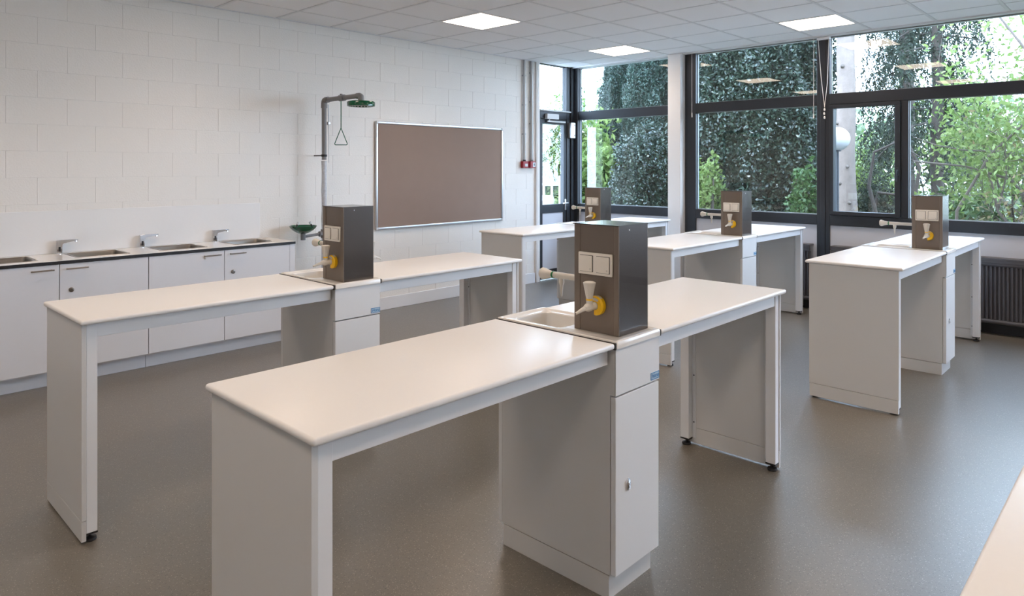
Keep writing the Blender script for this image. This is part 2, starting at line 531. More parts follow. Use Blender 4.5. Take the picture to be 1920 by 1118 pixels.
# the corner post
struct(obj('trim_2', box(box(bmesh.new(), 8.02, 8.13, 6.31, 6.50, 0, CEIL, bev=0.004, seg=1), 7.955, 8.03, 6.37, 6.48, 0, CEIL, bev=0.004, seg=1), 'frame'), 'anthracite corner post between door and window')
# pillar
struct(obj('trim_3', B(7.924, 8.16, 4.556, 4.741, 0, CEIL - 0.001, bev=0.006), 'wallpaint'), 'white square pillar between the windows')
# window_2: big fixed window right of the pillar
w2 = struct(empty('window_2'), 'large fixed window right of the pillar')
bar(w2, 'post', 4.40, 4.552, 0.0, CEIL)
bar(w2, 'transom', 2.889, 4.40, TZ0, TZ1); bar(w2, 'sill_rail', 2.889, 4.40, SZ0, SZ1 + 0.0)
bar(w2, 'head_rail', 2.889, 4.40, CEIL - 0.016, CEIL + 0.05, FX0 + 0.02)
pane(w2, 2.889, 4.40, TZ1, CEIL); pane(w2, 2.889, 4.40, SZ1, TZ0)
bead(w2, 2.889, 4.40, SZ1, TZ0); bead(w2, 2.889, 4.40, TZ1, CEIL - 0.016)
obj('spandrel_panel', B(8.055, 8.09, 2.889, 4.40, 0.06, SZ0), 'spandrel', w2)
# window_3: with the opening casement
def bay_right(n, ya, yb, ysplit, label, casement_side):
    """frame from ya (left in view, larger y) to yb"""
    w = struct(empty('window_%d' % n), label)
    bar(w, 'mullion', ya, ya + 0.14, 0.0, CEIL)
    obj('mullion_cap', B(FX0 - 0.012, FX0 - 0.0005, ya + 0.045, ya + 0.095, 0.0, CEIL - 0.02, bev=0.002, seg=1), 'frame', w)
    bar(w, 'transom', yb, ya, TZ0, TZ1); bar(w, 'sill_rail', yb, ya, SZ0, SZ1)
    bar(w, 'head_rail', yb, ya, CEIL - 0.016, CEIL + 0.05, FX0 + 0.02)
    pane(w, yb, ya, TZ1, CEIL)
    bead(w, yb, ya, TZ1, CEIL - 0.016)
    # mid post between casement and fixed pane
    bar(w, 'post', ysplit - 0.035, ysplit + 0.035, SZ1, TZ0)
    pane(w, yb, ysplit - 0.035, SZ1, TZ0); bead(w, yb, ysplit - 0.035, SZ1, TZ0)
    # casement sash
    y0, y1, z0, z1 = ysplit + 0.035, ya, SZ1, TZ0
    s = 0.045
    bm = bmesh.new()
    sx0, sx1 = FX0 - 0.022, FX1 - 0.02
    for a in ((y0 + 0.004, y1 - 0.004, z0 + 0.004, z0 + s), (y0 + 0.004, y1 - 0.004, z1 - s, z1 - 0.004), (y0 + 0.004, y0 + s + 0.01, z0 + s, z1 - s), (y1 - s, y1 - 0.004, z0 + s, z1 - s)):
        box(bm, sx0, sx1, a[0], a[1], a[2], a[3], bev=0.003, seg=1)
    sash = obj('casement_sash', bm, 'frame', w)
    obj('glass_pane', B(GX - 0.026, GX - 0.018, y0 + s, y1 - s, z0 + s, z1 - s), 'glass', sash)
    bm = bmesh.new()
    hy_ = y0 + 0.028
    box(bm, sx0 - 0.012, sx0, hy_ - 0.014, hy_ + 0.014, 1.52, 1.60, bev=0.004)
    tube(bm, [(sx0 - 0.01, hy_, 1.57), (sx0 - 0.045, hy_, 1.57)], 0.009, 10)
    tube(bm, [(sx0 - 0.045, hy_, 1.58), (sx0 - 0.05, hy_, 1.54), (sx0 - 0.045, hy_, 1.455)], [0.011, 0.011, 0.008], 10)
    hd = obj('window_handle', bm, 'frame', sash, smooth=True)
    obj('spandrel_panel', B(8.055, 8.09, yb, ya, 0.06, SZ0), 'spandrel', w)
    return w
bay_right(3, 2.749, 0.30, 1.998, 'window with opening casement and wide fixed pane at right', 1)
bay_right(4, 0.16, -1.90, -0.50, 'window further right beyond the picture edge', 1)
bay_right(5, -2.04, Y0, -2.75, 'last window beyond the picture edge', 1)

# door in the block wall plane
DY0, DY1 = WALL_Y - 0.015, WALL_Y + 0.07
d1 = struct(empty('door_1'), 'anthracite glazed door beside the block wall')
def dbar(parent, name, x0, x1, z0, z1, y0=DY0, y1=DY1, m='frame', bev=0.003):
    return obj(name, B(x0, x1, y0, y1, z0, z1, bev=bev, seg=1), m, parent)
dbar(d1, 'door_jamb', 7.264, 7.290, 0, 2.40); dbar(d1, 'door_jamb', 7.875, 7.953, 0, CEIL)
dbar(d1, 'door_header', 7.264, 7.875, 2.30, 2.405)
dbar(d1, 'ledge_strip', 7.264, 7.965, 2.406, 2.425, DY0 - 0.02, DY1, 'railing')
dbar(d1, 'head_rail', 7.264, 7.953, CEIL - 0.012, CEIL + 0.05, DY0 + 0.02)
obj('glass_pane', B(7.264, 7.875, WALL_Y + 0.03, WALL_Y + 0.038, 2.425, CEIL), 'glass', d1)
bm = bmesh.new()
for a in ((7.293, 7.345, 0.02, 2.296), (7.815, 7.872, 0.02, 2.296), (7.345, 7.815, 2.225, 2.296), (7.345, 7.815, 0.955, 1.075), (7.345, 7.815, 0.02, 0.15)):
    box(bm, a[0], a[1], DY0 + 0.01, DY1 - 0.01, a[2], a[3])
leaf = obj('door_leaf', bm, 'frame', d1)
obj('glass_pane', B(7.345, 7.815, WALL_Y + 0.02, WALL_Y + 0.028, 1.075, 2.225), 'glass', leaf)
obj('lower_panel', B(7.346, 7.814, WALL_Y + 0.008, WALL_Y + 0.04, 0.151, 0.954), 'spandrel', leaf)
bm = bmesh.new()
box(bm, 7.83, 7.862, DY0 - 0.004, DY0 + 0.012, 0.98, 1.14, bev=0.003)
tube(bm, [(7.846, DY0, 1.085), (7.846, DY0 - 0.05, 1.085), (7.83, DY0 - 0.055, 1.085), (7.74, DY0 - 0.05, 1.085)], 0.010, 10)
obj('door_handle', bm, 'alu', leaf, smooth=True)
bm = bmesh.new()
box(bm, 7.385, 7.640, DY0 - 0.05, DY0, 2.292, 2.366, bev=0.004)
obj('door_closer', bm, 'railing', d1)
bm = bmesh.new()
box(bm, 7.42, 7.815, DY0 - 0.03, DY0 - 0.008, 2.250, 2.272, bev=0.002)
tube(bm, [(7.455, DY0 - 0.025, 2.27), (7.455, DY0 - 0.025, 2.295)], 0.008, 8)
obj('closer_arm_rail', bm, 'railing', d1)
bm = bmesh.new()
box(bm, 7.905, 8.005, DY0 - 0.06, DY0 - 0.001, 2.035, 2.262, bev=0.003)
box(bm, 7.978, 7.990, DY0 - 0.062, DY0 - 0.058, 2.215, 2.235, mi=1)
box(bm, 7.978, 7.990, DY0 - 0.062, DY0 - 0.058, 2.065, 2.085, mi=1)
obj('lock_cover', bm, ['alu', 'black'], d1)

# radiators below the windows
def radiator(y0, y1, label):
    t = thing('radiator', label, 'radiator', (0, 0, 0), 'ribbed radiators under the windows')
    bm = bmesh.new()
    n = int((y1 - y0) / 0.033)
    prof = []
    for k in range(n):
        ya = y0 + (y1 - y0) * k / n; p = (y1 - y0) / n
        prof += [(7.945, ya), (7.945, ya + p * 0.28), (7.925, ya + p * 0.42), (7.925, ya + p * 0.86)]
    prof += [(7.945, y1), (7.975, y1), (7.975, y0)]
    prism(bm, prof, 0.15, 0.66)
    obj('ribbed_panel', bm, 'radiator', t)
    bm = bmesh.new()
    tube(bm, [(7.938, y0, 0.675), (7.938, y1, 0.675)], 0.022, 10)
    tube(bm, [(7.938, y0, 0.13), (7.938, y1, 0.13)], 0.022, 10)
    obj('header_tube', bm, 'radiator', t, smooth=True)
    bm = bmesh.new()
    box(bm, 7.915, 8.045, y0 - 0.005, y1 + 0.005, 0.715, 0.737, bev=0.003, seg=1)
    box(bm, 7.915, 7.925, y0 - 0.005, y1 + 0.005, 0.69, 0.716)
    obj('top_grille', bm, 'radiator', t)
    for y in (y0 + 0.15, y1 - 0.15):
        obj('bracket', B(7.976, 8.0195, y - 0.02, y + 0.02, 0.0, 0.60), 'radiator', t)
    return t
radiator(2.93, 4.36, 'dark grey ribbed radiator between pillar and window mullion')
radiator(0.45, 2.70, 'dark grey ribbed radiator behind the right bench under the casement')
radiator(-1.75, 0.02, 'dark grey ribbed radiator beyond the right picture edge')
struct(obj('recess_shade_right', B(8.02, 8.052, Y0, 4.39, 0, 0.10), 'black'))  # black strip, its colour painting the shade in the recess below the radiators

# cord with beads hanging on the mullion
t = thing('pull_cord', 'white looped pull cord with beads hanging on the window mullion', 'cord', (0, 0, 0))
cx_ = 7.995
bm = bmesh.new()
tube(bm, [(cx_, 2.860, 3.05), (cx_, 2.826, 2.60), (cx_, 2.790, 2.275)], 0.0035, 6)
tube(bm, [(cx_, 2.742, 3.05), (cx_, 2.760, 2.55), (cx_, 2.790, 2.275)], 0.0035, 6)
obj('cord_strand', bm, 'bead', t)
for k in range(3):
    obj('bead', lathe(bmesh.new(), [(0.003, 0), (0.010, 0.006), (0.010, 0.022), (0.004, 0.032)], (cx_, 2.790 + 0.004 * (k % 2), 2.235 - 0.045 * k), n=10), 'bead', t, smooth=True)
obj('cord_bracket', B(7.985, 8.03, 2.735, 2.87, 3.035, 3.062), 'white_metal', t)
t = tag(obj('pull_cord', tube(bmesh.new(), [(7.99, 2.905, 3.06), (7.99, 2.907, 2.20)], 0.0028, 6), 'bead'), 'thin single white cord hanging down left of the looped cord', 'cord')
obj('cord_weight', lathe(bmesh.new(), [(0.003, 0), (0.008, 0.005), (0.006, 0.05)], (7.99, 2.907, 2.155), n=8), 'bead', t)
t = tag(obj('pull_cord', tube(bmesh.new(), [(7.985, 4.425, 3.06), (7.985, 4.425, 2.30)], 0.0028, 6), 'bead'), 'thin white cord hanging beside the white pillar', 'cord')
obj('cord_weight', lathe(bmesh.new(), [(0.003, 0), (0.008, 0.005), (0.006, 0.06)], (7.985, 4.425, 2.245), n=8), 'bead', t)

# ------------------------------------------------------------------ back counter
CZ, CFY, CBY = 0.918, 5.865, 6.397
CXR = 3.245
sinks = [(-0.33, 0.03), (0.28, 0.64), (0.895, 1.255), (1.51, 1.87), (2.12, 2.48), (2.735, 3.095)]
SY0, SY1 = 5.985, 6.325
bm = bmesh.new()
xs0 = -1.05
def slab(x0, x1, y0, y1):
    box(bm, x0, x1, y0, y1, CZ - 0.0022, CZ)
    box(bm, x0, x1, y0, y1, CZ - 0.0245, CZ - 0.0022, mi=1)
slab(xs0, CXR, CFY, SY0); slab(xs0, CXR, SY1, CBY)
edges = [xs0] + [v for s in sinks for v in s] + [CXR]
for a, b in zip(edges[0::2], edges[1::2]):
    slab(a, b, SY0, SY1)
ct = tag(obj('counter_top', bm, ['countertop', 'black']), 'long white laminate counter top with black front edge, holding the wall sinks', 'countertop')
sp = tag(obj('splashback', B(xs0, 3.162, WALL_Y - 0.016, WALL_Y - 0.005, CZ + 0.0005, 1.258, bev=0.002, seg=1), 'wallpaint'), 'low plain white splashback panel on the block wall behind the taps', 'panel')
slab_names = {2: 'at the left picture edge', 3: 'second from the left in the wall counter', 4: 'third from the left in the wall counter', 5: 'nearest the counter end and green eyewash'}
def inset_sink(x0, x1, label):
    t = thing('inset_sink', label, 'sink', ((x0 + x1) / 2, (SY0 + SY1) / 2, CZ), 'steel sinks in the wall counter')
    w, d = (x1 - x0) / 2 - 0.001, (SY1 - SY0) / 2 - 0.001
    rg = [rrect(-w - 0.010, w + 0.010, -d - 0.010, d + 0.010, 0.016, 0.0006), rrect(-w - 0.009, w + 0.009, -d - 0.009, d + 0.009, 0.015, 0.0022),
          rrect(-w + 0.004, w - 0.004, -d + 0.004, d - 0.004, 0.022, 0.002), rrect(-w + 0.008, w - 0.008, -d + 0.008, d - 0.008, 0.03, -0.01),
          rrect(-w + 0.014, w - 0.014, -d + 0.014, d - 0.014, 0.035, -0.155), rrect(-w + 0.04, w - 0.04, -d + 0.04, d - 0.04, 0.03, -0.175)]
    obj('basin', loft(bmesh.new(), rg, cap0=False), 'steel', t, smooth=True)
    bm = bmesh.new()
    lathe(bm, [(0.045, -0.1748), (0.045, -0.171), (0.03, -0.173), (0.012, -0.173)], (0, 0, 0), n=20)
    obj('drain', bm, 'chrome', t, smooth=True)
    bm = bmesh.new()
    for k in range(3):
        box(bm, -0.03 + 0.022 * k, -0.018 + 0.022 * k, d - 0.018, d - 0.0125, -0.075, -0.045, bev=0.002)
    obj('overflow_slot', bm, 'black', t)
    return t
for i, (a, b) in enumerate(sinks[1:], 1):
    if i == 1: continue
    inset_sink(a, b, 'square stainless sink ' + slab_names[i])
tap_first = None
for i, (x, lab) in enumerate([(1.473, 'chrome sensor tap at the second counter sink, leftmost tap in view'), (2.080, 'chrome sensor tap at the third counter sink, middle one of three'), (2.700, 'chrome sensor tap at the last counter sink, nearest the eyewash')]):
    if tap_first is None:
        t = thing('tap', lab, 'tap', (x, 6.352, CZ), 'chrome sensor taps on the counter')
        bm = bmesh.new()
        poly = [(-0.017, 0), (0.021, 0), (0.019, 0.070), (0.028, 0.083), (0.10, 0.094), (0.134, 0.099), (0.134, 0.108), (0.02, 0.108), (-0.017, 0.106)]
        prism(bm, poly, -0.017, 0.017, fn=lambda a, b, t: (a, t * (1 - max(0, a) * 2.2), b))
        bmesh.ops.bevel(bm, geom=bm.edges[:], offset=0.003, segments=2, affect='EDGES')
        obj('tap_body', bm, 'chrome', t, smooth=True)
        obj('aerator', lathe(bmesh.new(), [(0.009, 0), (0.010, -0.008), (0.0, -0.009)][:2], (0.118, 0, 0.095), n=12), 'chrome', t)
        obj('sensor_window', B(-0.004, 0.010, -0.0185, -0.0165, 0.02, 0.055, bev=0.0), 'black', t)
        obj('tap_base', lathe(bmesh.new(), [(0.024, 0.0), (0.024, 0.005), (0.019, 0.007)], (0, 0, 0.0), n=20), 'chrome', t, smooth=True)
        tap_first = t
    else:
        t = copy_tree(tap_first); t.location = (x, 6.352, CZ); t['label'] = lab
# base cabinets, two doors each
def base_cabinet(x0, x1, label):
    t = thing('base_cabinet', label, 'cabinet', (x0, CFY, 0), 'white cabinets under the counter')
    w = x1 - x0
    obj('carcass', B(0.001, w - 0.001, 0.027, CBY - CFY - 0.001, 0.105, CZ - 0.0245 if False else 0.70), 'door_white', t)
    bm = bmesh.new()
    box(bm, 0.001, 0.018, 0.027, CBY - CFY - 0.001, 0.70, CZ - 0.025)
    box(bm, w - 0.018, w - 0.001, 0.027, CBY - CFY - 0.001, 0.70, CZ - 0.025)
    box(bm, 0.018, w - 0.018, 0.027, 0.045, 0.70, CZ - 0.025)
    obj('side_board', bm, 'door_white', t)
    obj('plinth', B(0.001, w - 0.001, 0.075, 0.094, 0.0, 0.104), 'plinth', t)
    for k in range(2):
        a, b = (0.002, w / 2 - (0.0025)) if k == 0 else (w / 2 + 0.0025, w - 0.002)
        dr = obj('door', B(a, b, 0.006, 0.0255, 0.118, CZ - 0.028, bev=0.0012, seg=1), 'door_white', t)
        hx = (b - 0.178) if k == 0 else (a + 0.035)
        bm = bmesh.new()
        tube(bm, [(hx, -0.022, 0.856), (hx + 0.143, -0.022, 0.856)], 0.0055, 10)
        for q in (0.012, 0.131):
            tube(bm, [(hx + q, -0.022, 0.856), (hx + q, 0.006, 0.856)], 0.0045, 8)
        obj('handle', bm, 'steel', dr, smooth=True)
        if k == 1:
            bm = lathe(bmesh.new(), [(0.0, 0.0), (0.017, 0.0005), (0.017, -0.008), (0.013, -0.010), (0.006, -0.010)][1:], (a + 0.072, 0.006, 0.698), axis='y', n=20)
            lk = obj('lock', bm, 'steel', dr, smooth=True)
    return t
base_cabinet(0.152, 1.368 - 0.608 + 0.0, 'x') if False else None
base_cabinet(-0.456, 0.760, 'white two-door counter cabinet beyond the left picture edge')
base_cabinet(0.760, 1.974, 'white two-door counter cabinet at the left picture edge')
base_cabinet(1.976, 3.190, 'white two-door counter cabinet at the open counter end')
tag(obj('end_board', B(3.1915, 3.2425, 5.873, CBY, 0.0, CZ - 0.025), 'door_white'), 'plain white end board closing the counter cabinets by the eyewash', 'panel')

# ------------------------------------------------------------------ pinboard
t = thing('pinboard', 'wide brown felt pinboard in a silver frame on the block wall', 'pinboard', (4.506, WALL_Y - 0.006, 0.904))
W_, H_ = 2.018, 1.217
obj('felt', B(0.02, W_ - 0.02, -0.014, -0.002, 0.02, H_ - 0.02), 'cork', t)
def fr_bar(nm, x0, x1, z0, z1):
    obj(nm, B(x0, x1, -0.026, 0.0, z0, z1, bev=0.006, seg=3), 'alu', t, smooth=True)
fr_bar('frame_bar', 0.028, W_ - 0.028, 0, 0.028); fr_bar('frame_bar', 0.028, W_ - 0.028, H_ - 0.028, H_)
fr_bar('frame_bar', 0, 0.027, 0.028, H_ - 0.028); fr_bar('frame_bar', W_ - 0.027, W_, 0.028, H_ - 0.028)
for a in (0, W_ - 0.029):
    for b in (0, H_ - 0.029):
        obj('corner_piece', B(a, a + 0.029, -0.029, 0.0, b, b + 0.029, bev=0.007, seg=3), 'railing', t, smooth=True)

# ------------------------------------------------------------------ emergency shower and eyewash
SX, SYY = 3.752, 6.21
t = thing('emergency_shower', 'grey pole emergency shower with green head and pull triangle at block wall', 'shower', (SX, SYY, 0))
obj('pole', tube(bmesh.new(), [(0, 0, 1.68), (0, 0, 2.23)], 0.024, 16), 'grey_pipe', t, smooth=True)
obj('wrapped_pole', tube(bmesh.new(), [(0, 0, 0.012)] + [(0.0015 * math.sin(k * 2.3), 0.001 * math.cos(k * 3.1), 0.1 + k * 0.098) for k in range(17)], [0.026 + 0.002 * math.sin(k * 1.9) for k in range(18)], 14), 'film', t, smooth=True)
obj('base_flange', lathe(bmesh.new(), [(0.075, 0), (0.075, 0.008), (0.035, 0.014), (0.03, 0.04)], (0, 0, 0)), 'grey_pipe', t, smooth=True)
bm = bmesh.new()
lathe(bm, [(0.029, -0.05), (0.031, -0.045), (0.031, 0.0)], (0, 0, 2.255), n=16)
tube(bm, [(0, 0, 2.25), (0, -0.004, 2.268), (0, -0.014, 2.28), (0, -0.035, 2.285), (0, -0.075, 2.285)], [0.031, 0.031, 0.031, 0.031, 0.031], 16)
obj('elbow', bm, 'grey_pipe', t, smooth=True)
obj('overhead_arm', tube(bmesh.new(), [(0, -0.07, 2.285), (0, -0.60, 2.285)], 0.0235, 16), 'grey_pipe', t, smooth=True)
bm = bmesh.new()
tube(bm, [(0, -0.29, 2.285), (0, -0.37, 2.285)], 0.032, 14)
tube(bm, [(0.0, -0.315, 2.31), (0.0, -0.315, 2.325)], 0.014, 10)
obj('shower_valve', bm, 'grey_pipe', t, smooth=True)
bm = bmesh.new()
tube(bm, [(0, -0.59, 2.285), (0, -0.63, 2.285), (0, -0.652, 2.275), (0, -0.655, 2.255), (0, -0.655, 2.215)], 0.029, 16)
obj('elbow', bm, 'grey_pipe', t, smooth=True)
sh = obj('shower_head', lathe(bmesh.new(), [(0.03, 0.046), (0.10, 0.044), (0.127, 0.038), (0.132, 0.03), (0.130, -0.006), (0.120, -0.005), (0.115, 0.006), (0.03, 0.006)], (0, -0.655, 2.188), n=40), 'green', t, smooth=True)
bm = bmesh.new()
for rr_, nn in ((0.10, 20), (0.07, 13), (0.035, 7)):
    for k in range(nn):
        a = 2 * PI * k / nn
        lathe(bm, [(0.006, 0.012), (0.006, -0.004), (0.003, -0.006)], (rr_ * math.cos(a), -0.655 + rr_ * math.sin(a), 2.188), n=8)
obj('nozzles', bm, 'railing', sh)
bm = bmesh.new()
tube(bm, [(0, -0.31, 2.262), (0, -0.31, 1.985)], 0.0045, 8)
hw = 0.062
ax_ = lambda a, z: (a * 0.72, -0.31 - a * 0.69, z)
tube(bm, [ax_(0, 1.99), ax_(-hw + 0.004, 1.845), ax_(-hw, 1.832), ax_(-hw + 0.008, 1.824), ax_(hw - 0.008, 1.824), ax_(hw, 1.832), ax_(hw - 0.004, 1.845), ax_(0, 1.99)], 0.0042, 8)
obj('pull_triangle', bm, 'green_rod', t, smooth=True)
bm = bmesh.new()
tube(bm, [(0.03, -0.03, 2.24), (0.033, -0.03, 2.06)], 0.006, 8)
tube(bm, [(0.033, -0.03, 2.04), (0.036, -0.03, 1.65)], 0.0028, 6)
box(bm, 0.020, 0.048, -0.042, -0.018, 2.035, 2.065, bev=0.003)
obj('valve_rod', bm, 'alu', t, smooth=True)
bm = bmesh.new()
lathe(bm, [(0.028, 0), (0.030, 0.004), (0.030, 0.018), (0.028, 0.022)], (0, 0, 1.712), n=20)
tube(bm, [(0, 0.02, 1.723), (0, 0.1925, 1.723)], 0.006, 8)
obj('wall_bracket', bm, 'black', t, smooth=True)
# eyewash bowl on a side arm
bm = bmesh.new()
tube(bm, [(0, 0, 0.885), (0, 0, 0.975)], 0.034, 14)
tube(bm, [(-0.03, 0, 0.93), (-0.055, 0, 0.93)], 0.028, 12)
obj('tee_fitting', bm, 'grey_pipe', t, smooth=True)
obj('side_arm', tube(bmesh.new(), [(-0.05, 0, 0.93), (-0.23, 0, 0.915)], 0.014, 12), 'grey_pipe', t, smooth=True)
bx_ = -0.235
ew = obj('eyewash_bowl', lathe(bmesh.new(), [(0.022, 0.0), (0.06, 0.012), (0.10, 0.036), (0.125, 0.062), (0.133, 0.078), (0.130, 0.080), (0.120, 0.064), (0.095, 0.040), (0.055, 0.018), (0.02, 0.010)], (bx_, 0, 0.944), n=36), 'green', t, smooth=True)
obj('bowl_drain', tube(bmesh.new(), [(bx_, 0, 0.945), (bx_, 0, 0.882)], 0.024, 16), 'grey_pipe', ew, smooth=True)
for s in (-1, 1):
    bm = bmesh.new()
    tube(bm, [(bx_ + s * 0.095 * 0.9, -0.02, 0.985), (bx_ + s * 0.085, -0.02, 1.02), (bx_ + s * 0.068, -0.02, 1.048)], 0.0085, 10)
    tube(bm, [(bx_ + s * 0.074, -0.02, 1.040), (bx_ + s * 0.062, -0.02, 1.062)], 0.013, 12, mi=1)
    obj('eye_nozzle', bm, ['black', 'railing'], ew, smooth=True)

# ------------------------------------------------------------------ conduits and red call points
for k, (x, lab, l2) in enumerate([(6.943, 'galvanised conduit pipe down to the left red call point', 'left red call point box with white label below conduit'),
                              (7.092, 'galvanised conduit pipe down to the right red call point', 'right red call point box with grey window beside door trim')]):
    t = thing('conduit_pipe', lab, 'pipe', (x, WALL_Y - 0.028, 0), 'conduits on the block wall')
    obj('pipe', tube(bmesh.new(), [(0, 0, 1.69), (0, 0, CEIL - 0.006)], 0.017 if k == 0 else 0.021, 12), 'conduit', t, smooth=True)
    for z in ((2.05, 2.45, 2.85) if k == 0 else (2.2, 2.5, 2.9)):
        bm = bmesh.new()
        lathe(bm, [(0.024, 0), (0.024, 0.02)], (0, 0, z), n=12)
        box(bm, -0.03, 0.03, 0.008, 0.0215, z + 0.002, z + 0.018)
        obj('pipe_clip', bm, 'conduit', t)
    t = thing('call_point', l2, 'call point', (x, WALL_Y - 0.006, 1.643), 'red call points')
    obj('housing', B(-0.053, 0.053, -0.050, 0.0, -0.045, 0.045, bev=0.004), 'red', t)
    if k == 0:
        fa = obj('label_plate', B(-0.018, 0.036, -0.0525, -0.0505, -0.026, 0.012), 'railing', t)
        obj('label_print', box(B(-0.010, 0.026, -0.0532, -0.0526, -0.004, 0.000), -0.010, 0.020, -0.0532, -0.0526, -0.014, -0.010), 'conduit', fa)
    else:
        fa = obj('front_window', B(-0.008, 0.046, -0.0525, -0.0505, -0.034, 0.030), 'conduit', t)
        obj('window_mark', B(0.010, 0.028, -0.0535, -0.0526, -0.014, 0.016), 'frame', fa)
    bm = lathe(bmesh.new(), [(0.021, 0.0), (0.021, 0.022)], (0, -0.022, 0.0452), n=12)
    obj('gland', bm, 'black', t)

# ------------------------------------------------------------------ lab benches
BW, SW, TH = 0.616, 0.306, 0.954
def worktop_mesh(x0, x1):
    bm = bmesh.new()
    box(bm, x0, x1, 0, BW, TH - 0.021, TH, bev=0.0085, seg=4)
    return bm
def text_mesh(s, size):
    cu = bpy.data.curves.new('plate_text', 'FONT')
    cu.body = s; cu.size = size; cu.extrude = 0.0004; cu.shear = 0.25
    cu.align_x = 'CENTER'; cu.align_y = 'CENTER'
    o = bpy.data.objects.new('tmp_text', cu)
    COL.objects.link(o)
    dg = bpy.context.evaluated_depsgraph_get()
    me = bpy.data.meshes.new_from_object(o.evaluated_get(dg))
    bpy.data.objects.remove(o)
    me.materials.clear(); me.materials.append(M['blue'])
    return me
TXT = text_mesh('Horu', 0.023)

def end_frame(t, xo, s, L):
    """xo outer end of the worktop, s=+1 when the bench extends to +x from here"""
    X = lambda a: xo + s * a
    def bb(a0, a1, y0, y1, z0, z1, **k):
        x0, x1 = sorted((X(a0), X(a1)))
        return B(x0, x1, y0, y1, z0, z1, **k)
    obj('end_panel', bb(0.010, 0.0285, 0.026, BW - 0.026, 0.099, TH - 0.022, bev=0.001, seg=1), 'panel', t)
    obj('end_plinth', bb(0.010, 0.0285, 0.028, BW - 0.028, 0.010, 0.0965, bev=0.001, seg=1), 'panel', t)
    for (ya, yb, yf) in ((0.030, 0.082, 0.056), (BW - 0.082, BW - 0.030, BW - 0.056)):
        lg = obj('leg', bb(0.0295, 0.071, ya, yb, 0.040, TH - 0.022, bev=0.0015, seg=1), 'white_metal', t)
        bm = bmesh.new()
        fx = X(0.050)
        lathe(bm, [(0.024, 0.0), (0.026, 0.004), (0.024, 0.012), (0.010, 0.016), (0.006, 0.018), (0.006, 0.037)], (fx, yf, 0), n=18)
        x0, x1 = sorted((X(0.0285), X(0.0725)))
        box(bm, x0, x1, ya - 0.001, yb + 0.001, 0.033, 0.0398)
        obj('foot', bm, 'black', lg, smooth=True)
    # inner flanges with screws
    for (ya, yb) in ((0.0825, 0.104), (BW - 0.104, BW - 0.0825)):
        fl = obj('flange', bb(0.029, 0.032, ya, yb, 0.04, TH - 0.024), 'white_metal', t)
        bm = bmesh.new()
        for z in (0.13, 0.40, 0.70):
            lathe(bm, [(0.0045, 0.0), (0.0035, 0.002)], (X(0.032), (ya + yb) / 2, z), axis=Vector((s, 0, 0)), n=8)
        obj('screw', bm, 'frame', fl)
    obj('cross_rail', bb(0.0325, 0.062, 0.105, BW - 0.105, TH - 0.082, TH - 0.0225), 'white_metal', t)

